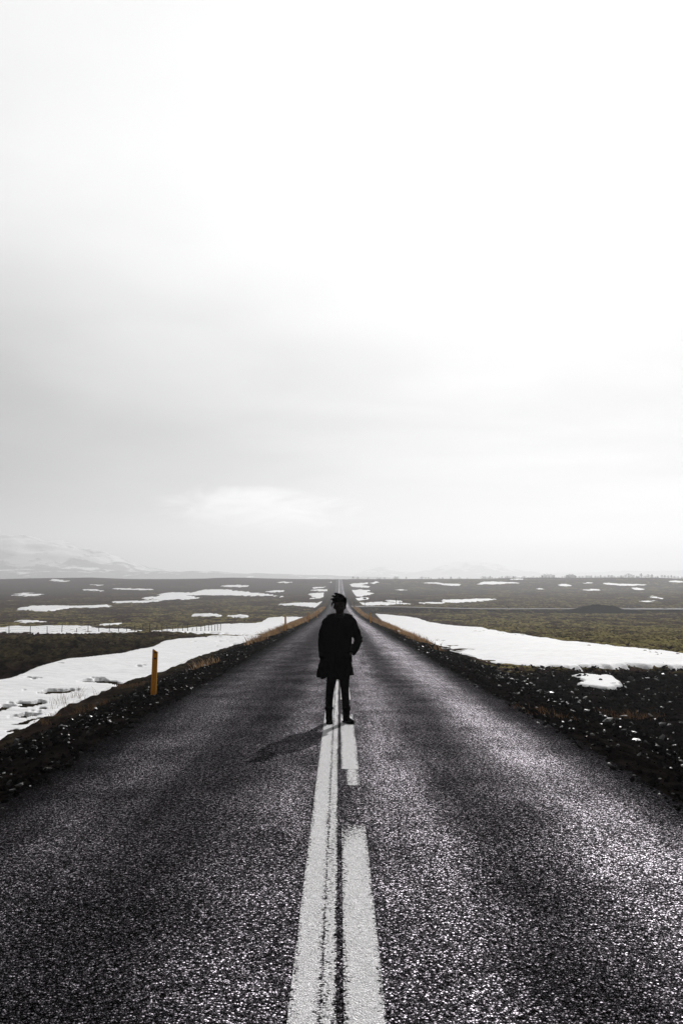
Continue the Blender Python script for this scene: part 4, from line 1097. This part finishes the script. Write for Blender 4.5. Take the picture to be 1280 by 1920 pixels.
    for s in (-1, 1):
        cx_ = 0.118 if s > 0 else -0.185
        mm = MB(); mm.box((cx_, -0.186, 0.925 if s > 0 else 0.87), (0.12, 0.012, 0.05), Matrix.Rotation(0.25 * s, 3, 'Y'))
        bmesh.ops.bevel(mm.bm, geom=mm.bm.edges[:], offset=0.005, segments=2, affect='EDGES'); mm.build('pocket_flap', M['coat'], coat)
    # shirt neckline
    mm = MB(); mm.tube([(hx, -0.045, 1.415), (hx, -0.012, 1.452), (hx, 0.008, 1.472)], [(0.060, 0.058), (0.066, 0.068), (0.062, 0.062)], 16); mm.build('shirt_collar', M['shirt'], body, True)
    # ---- hood lying on the back, its fur rim showing on both shoulders
    mm = MB()
    for k in range(7):
        an = math.radians(-18 + k * 36); mm.ball((0.013 + 0.125 * math.cos(an), 0.075 + 0.075 * math.sin(an), 1.415 + 0.018 * math.sin(an)), (0.066, 0.066, 0.052), 2)
    mm.ball((0.013, 0.15, 1.37), (0.12, 0.085, 0.11), 3)
    hood = link('hood', remeshed(mm, 'hood', 0.009, 3), M['coat'], coat)
    rf = random.Random(9); mm = MB(); path = []
    for k in range(29):
        an = math.radians(-40 + k * 260 / 28); path.append(Vector((0.013 + 0.162 * math.cos(an), 0.055 + 0.105 * math.sin(an), 1.468 + 0.012 * math.sin(an) - 0.02 * (1 - math.sin(max(0, min(math.pi, an)))))))
    mm.tube(path, 0.018, 8)
    for p in path:
        for j in range(26):
            d = Vector((rf.gauss(0, 1), rf.gauss(0, 1), rf.gauss(0.25, 1))).normalized(); l = rf.uniform(0.020, 0.042)
            q = p + Vector((rf.uniform(-.012, .012), rf.uniform(-.012, .012), 0)); sd = d.orthogonal().normalized() * 0.0022
            mm.bm.faces.new([mm.bm.verts.new(q - sd), mm.bm.verts.new(q + sd), mm.bm.verts.new(q + d * l + Vector((-0.006, 0, 0)))])
    mm.build('fur_trim', M['fur'], hood)
    # ---- drawstring ends hanging below the hem
    mm = MB(); mm.tube([(-0.035, -0.09, 0.68), (-0.030, -0.10, 0.61), (-0.022, -0.10, 0.585), (-0.014, -0.10, 0.605), (-0.018, -0.09, 0.66)], 0.0035, 6)
    mm.tube([(-0.010, -0.09, 0.67), (-0.008, -0.10, 0.60), (-0.016, -0.10, 0.575)], 0.0035, 6); mm.build('drawstring', M['coat'], coat)
    # ---- hair, blown to the side
    m = MB(); rh = random.Random(21)
    m.ball((hx, 0.016, 1.628), (0.083, 0.100, 0.098), 3)
    m.ball((hx - 0.012, -0.020, 1.700), (0.072, 0.080, 0.052), 3)
    m.ball((hx + 0.02, 0.01, 1.675), (0.072, 0.085, 0.06), 3)
    hm = remeshed(m, 'hair_raw', 0.008, 2)
    bm = bmesh.new(); bm.from_mesh(hm)
    for v in bm.verts:                                                        # cut the cap back from the face
        if v.co.y < -0.02 and v.co.z < 1.655: v.co.y = max(v.co.y, -0.045)
        if v.co.z < 1.575: v.co.x = hx + (v.co.x - hx) * 0.86
        n_ = math.sin(v.co.x * 160 + v.co.z * 90) * math.sin(v.co.y * 140 - v.co.z * 60); v.co += v.normal * n_ * 0.004
    mb = MB(); mb.bm.free(); mb.bm = bm
    def lock(root, mid, tip, rad): mb.tube([root, mid, tip], [rad, rad * 0.75, rad * 0.12], 6)
    for k in range(170):                                                      # locks all over, swept left and up
        a_ = rh.uniform(0, 6.283); e_ = rh.uniform(0.15, 1.45)
        nv = Vector((math.cos(a_) * math.cos(e_), math.sin(a_) * math.cos(e_), math.sin(e_)))
        rt_ = Vector((hx, 0.008, 1.645)) + Vector((nv.x * 0.078, nv.y * 0.092, nv.z * 0.092))
        if nv.y < -0.55 and nv.z < 0.35: continue
        l = rh.uniform(0.02, 0.042); sw = Vector((-0.85, -0.1, 0.05 * nv.z)) if nv.x < 0.3 else Vector((-0.5, -0.1, -0.2))
        d = (nv * 0.45 + sw * rh.uniform(0.3, 1.0)).normalized()
        lock(rt_ - nv * 0.012, rt_ + d * l * 0.5 + nv * 0.006, rt_ + d * l, rh.uniform(0.007, 0.013))
    for root, mid, tip, rd in [((-0.03, -0.02, 1.735), (-0.055, -0.02, 1.772), (-0.072, -0.02, 1.768), 0.014), ((-0.045, -0.03, 1.72), (-0.080, -0.03, 1.738), (-0.108, -0.03, 1.736), 0.018),
                               ((-0.055, -0.03, 1.69), (-0.090, -0.03, 1.698), (-0.120, -0.03, 1.690), 0.020),
                               ((-0.06, -0.035, 1.67), (-0.098, -0.04, 1.64), (-0.108, -0.04, 1.585), 0.011),
                               ((-0.06, -0.03, 1.66), (-0.088, -0.04, 1.63), (-0.098, -0.04, 1.575), 0.009), ((0.0, -0.03, 1.735), (-0.03, -0.03, 1.775), (-0.062, -0.03, 1.780), 0.014), ((0.03, -0.02, 1.73), (0.005, -0.02, 1.764), (-0.035, -0.02, 1.776), 0.016),
                               ((0.06, -0.01, 1.715), (0.05, -0.01, 1.745), (0.015, -0.01, 1.764), 0.016), ((0.085, 0.0, 1.66), (0.098, 0.0, 1.64), (0.096, 0.0, 1.60), 0.014), ((0.08, 0.01, 1.68), (0.096, 0.01, 1.672), (0.101, 0.0, 1.63), 0.014),
                               ((0.075, -0.01, 1.69), (0.085, -0.01, 1.70), (0.092, -0.01, 1.665), 0.013)]:
        lock(Vector(root), Vector(mid), Vector(tip), rd)
    mb.build('hair', M['hair'], body, True)
person()

# ------------------------------------------------------------------ haze
def haze():
    m = bpy.data.materials.new('haze'); m.use_nodes = True; nt = m.node_tree; nt.nodes.clear()
    out = nd(nt, 'ShaderNodeOutputMaterial'); v = nd(nt, 'ShaderNodeVolumePrincipled')
    v.inputs['Color'].default_value = (0.85, 0.86, 0.88, 1); v.inputs['Density'].default_value = HAZE_D; v.inputs['Anisotropy'].default_value = HAZE_G
    nt.links.new(v.outputs[0], out.inputs['Volume'])
    mb = MB(); mb.box((0, 0, 110), (13600, 13600, 300))
    o = mb.build('haze', m); tag(o, kind='stuff')
HAZE_D, HAZE_G = 0.00046, 0.42
haze()
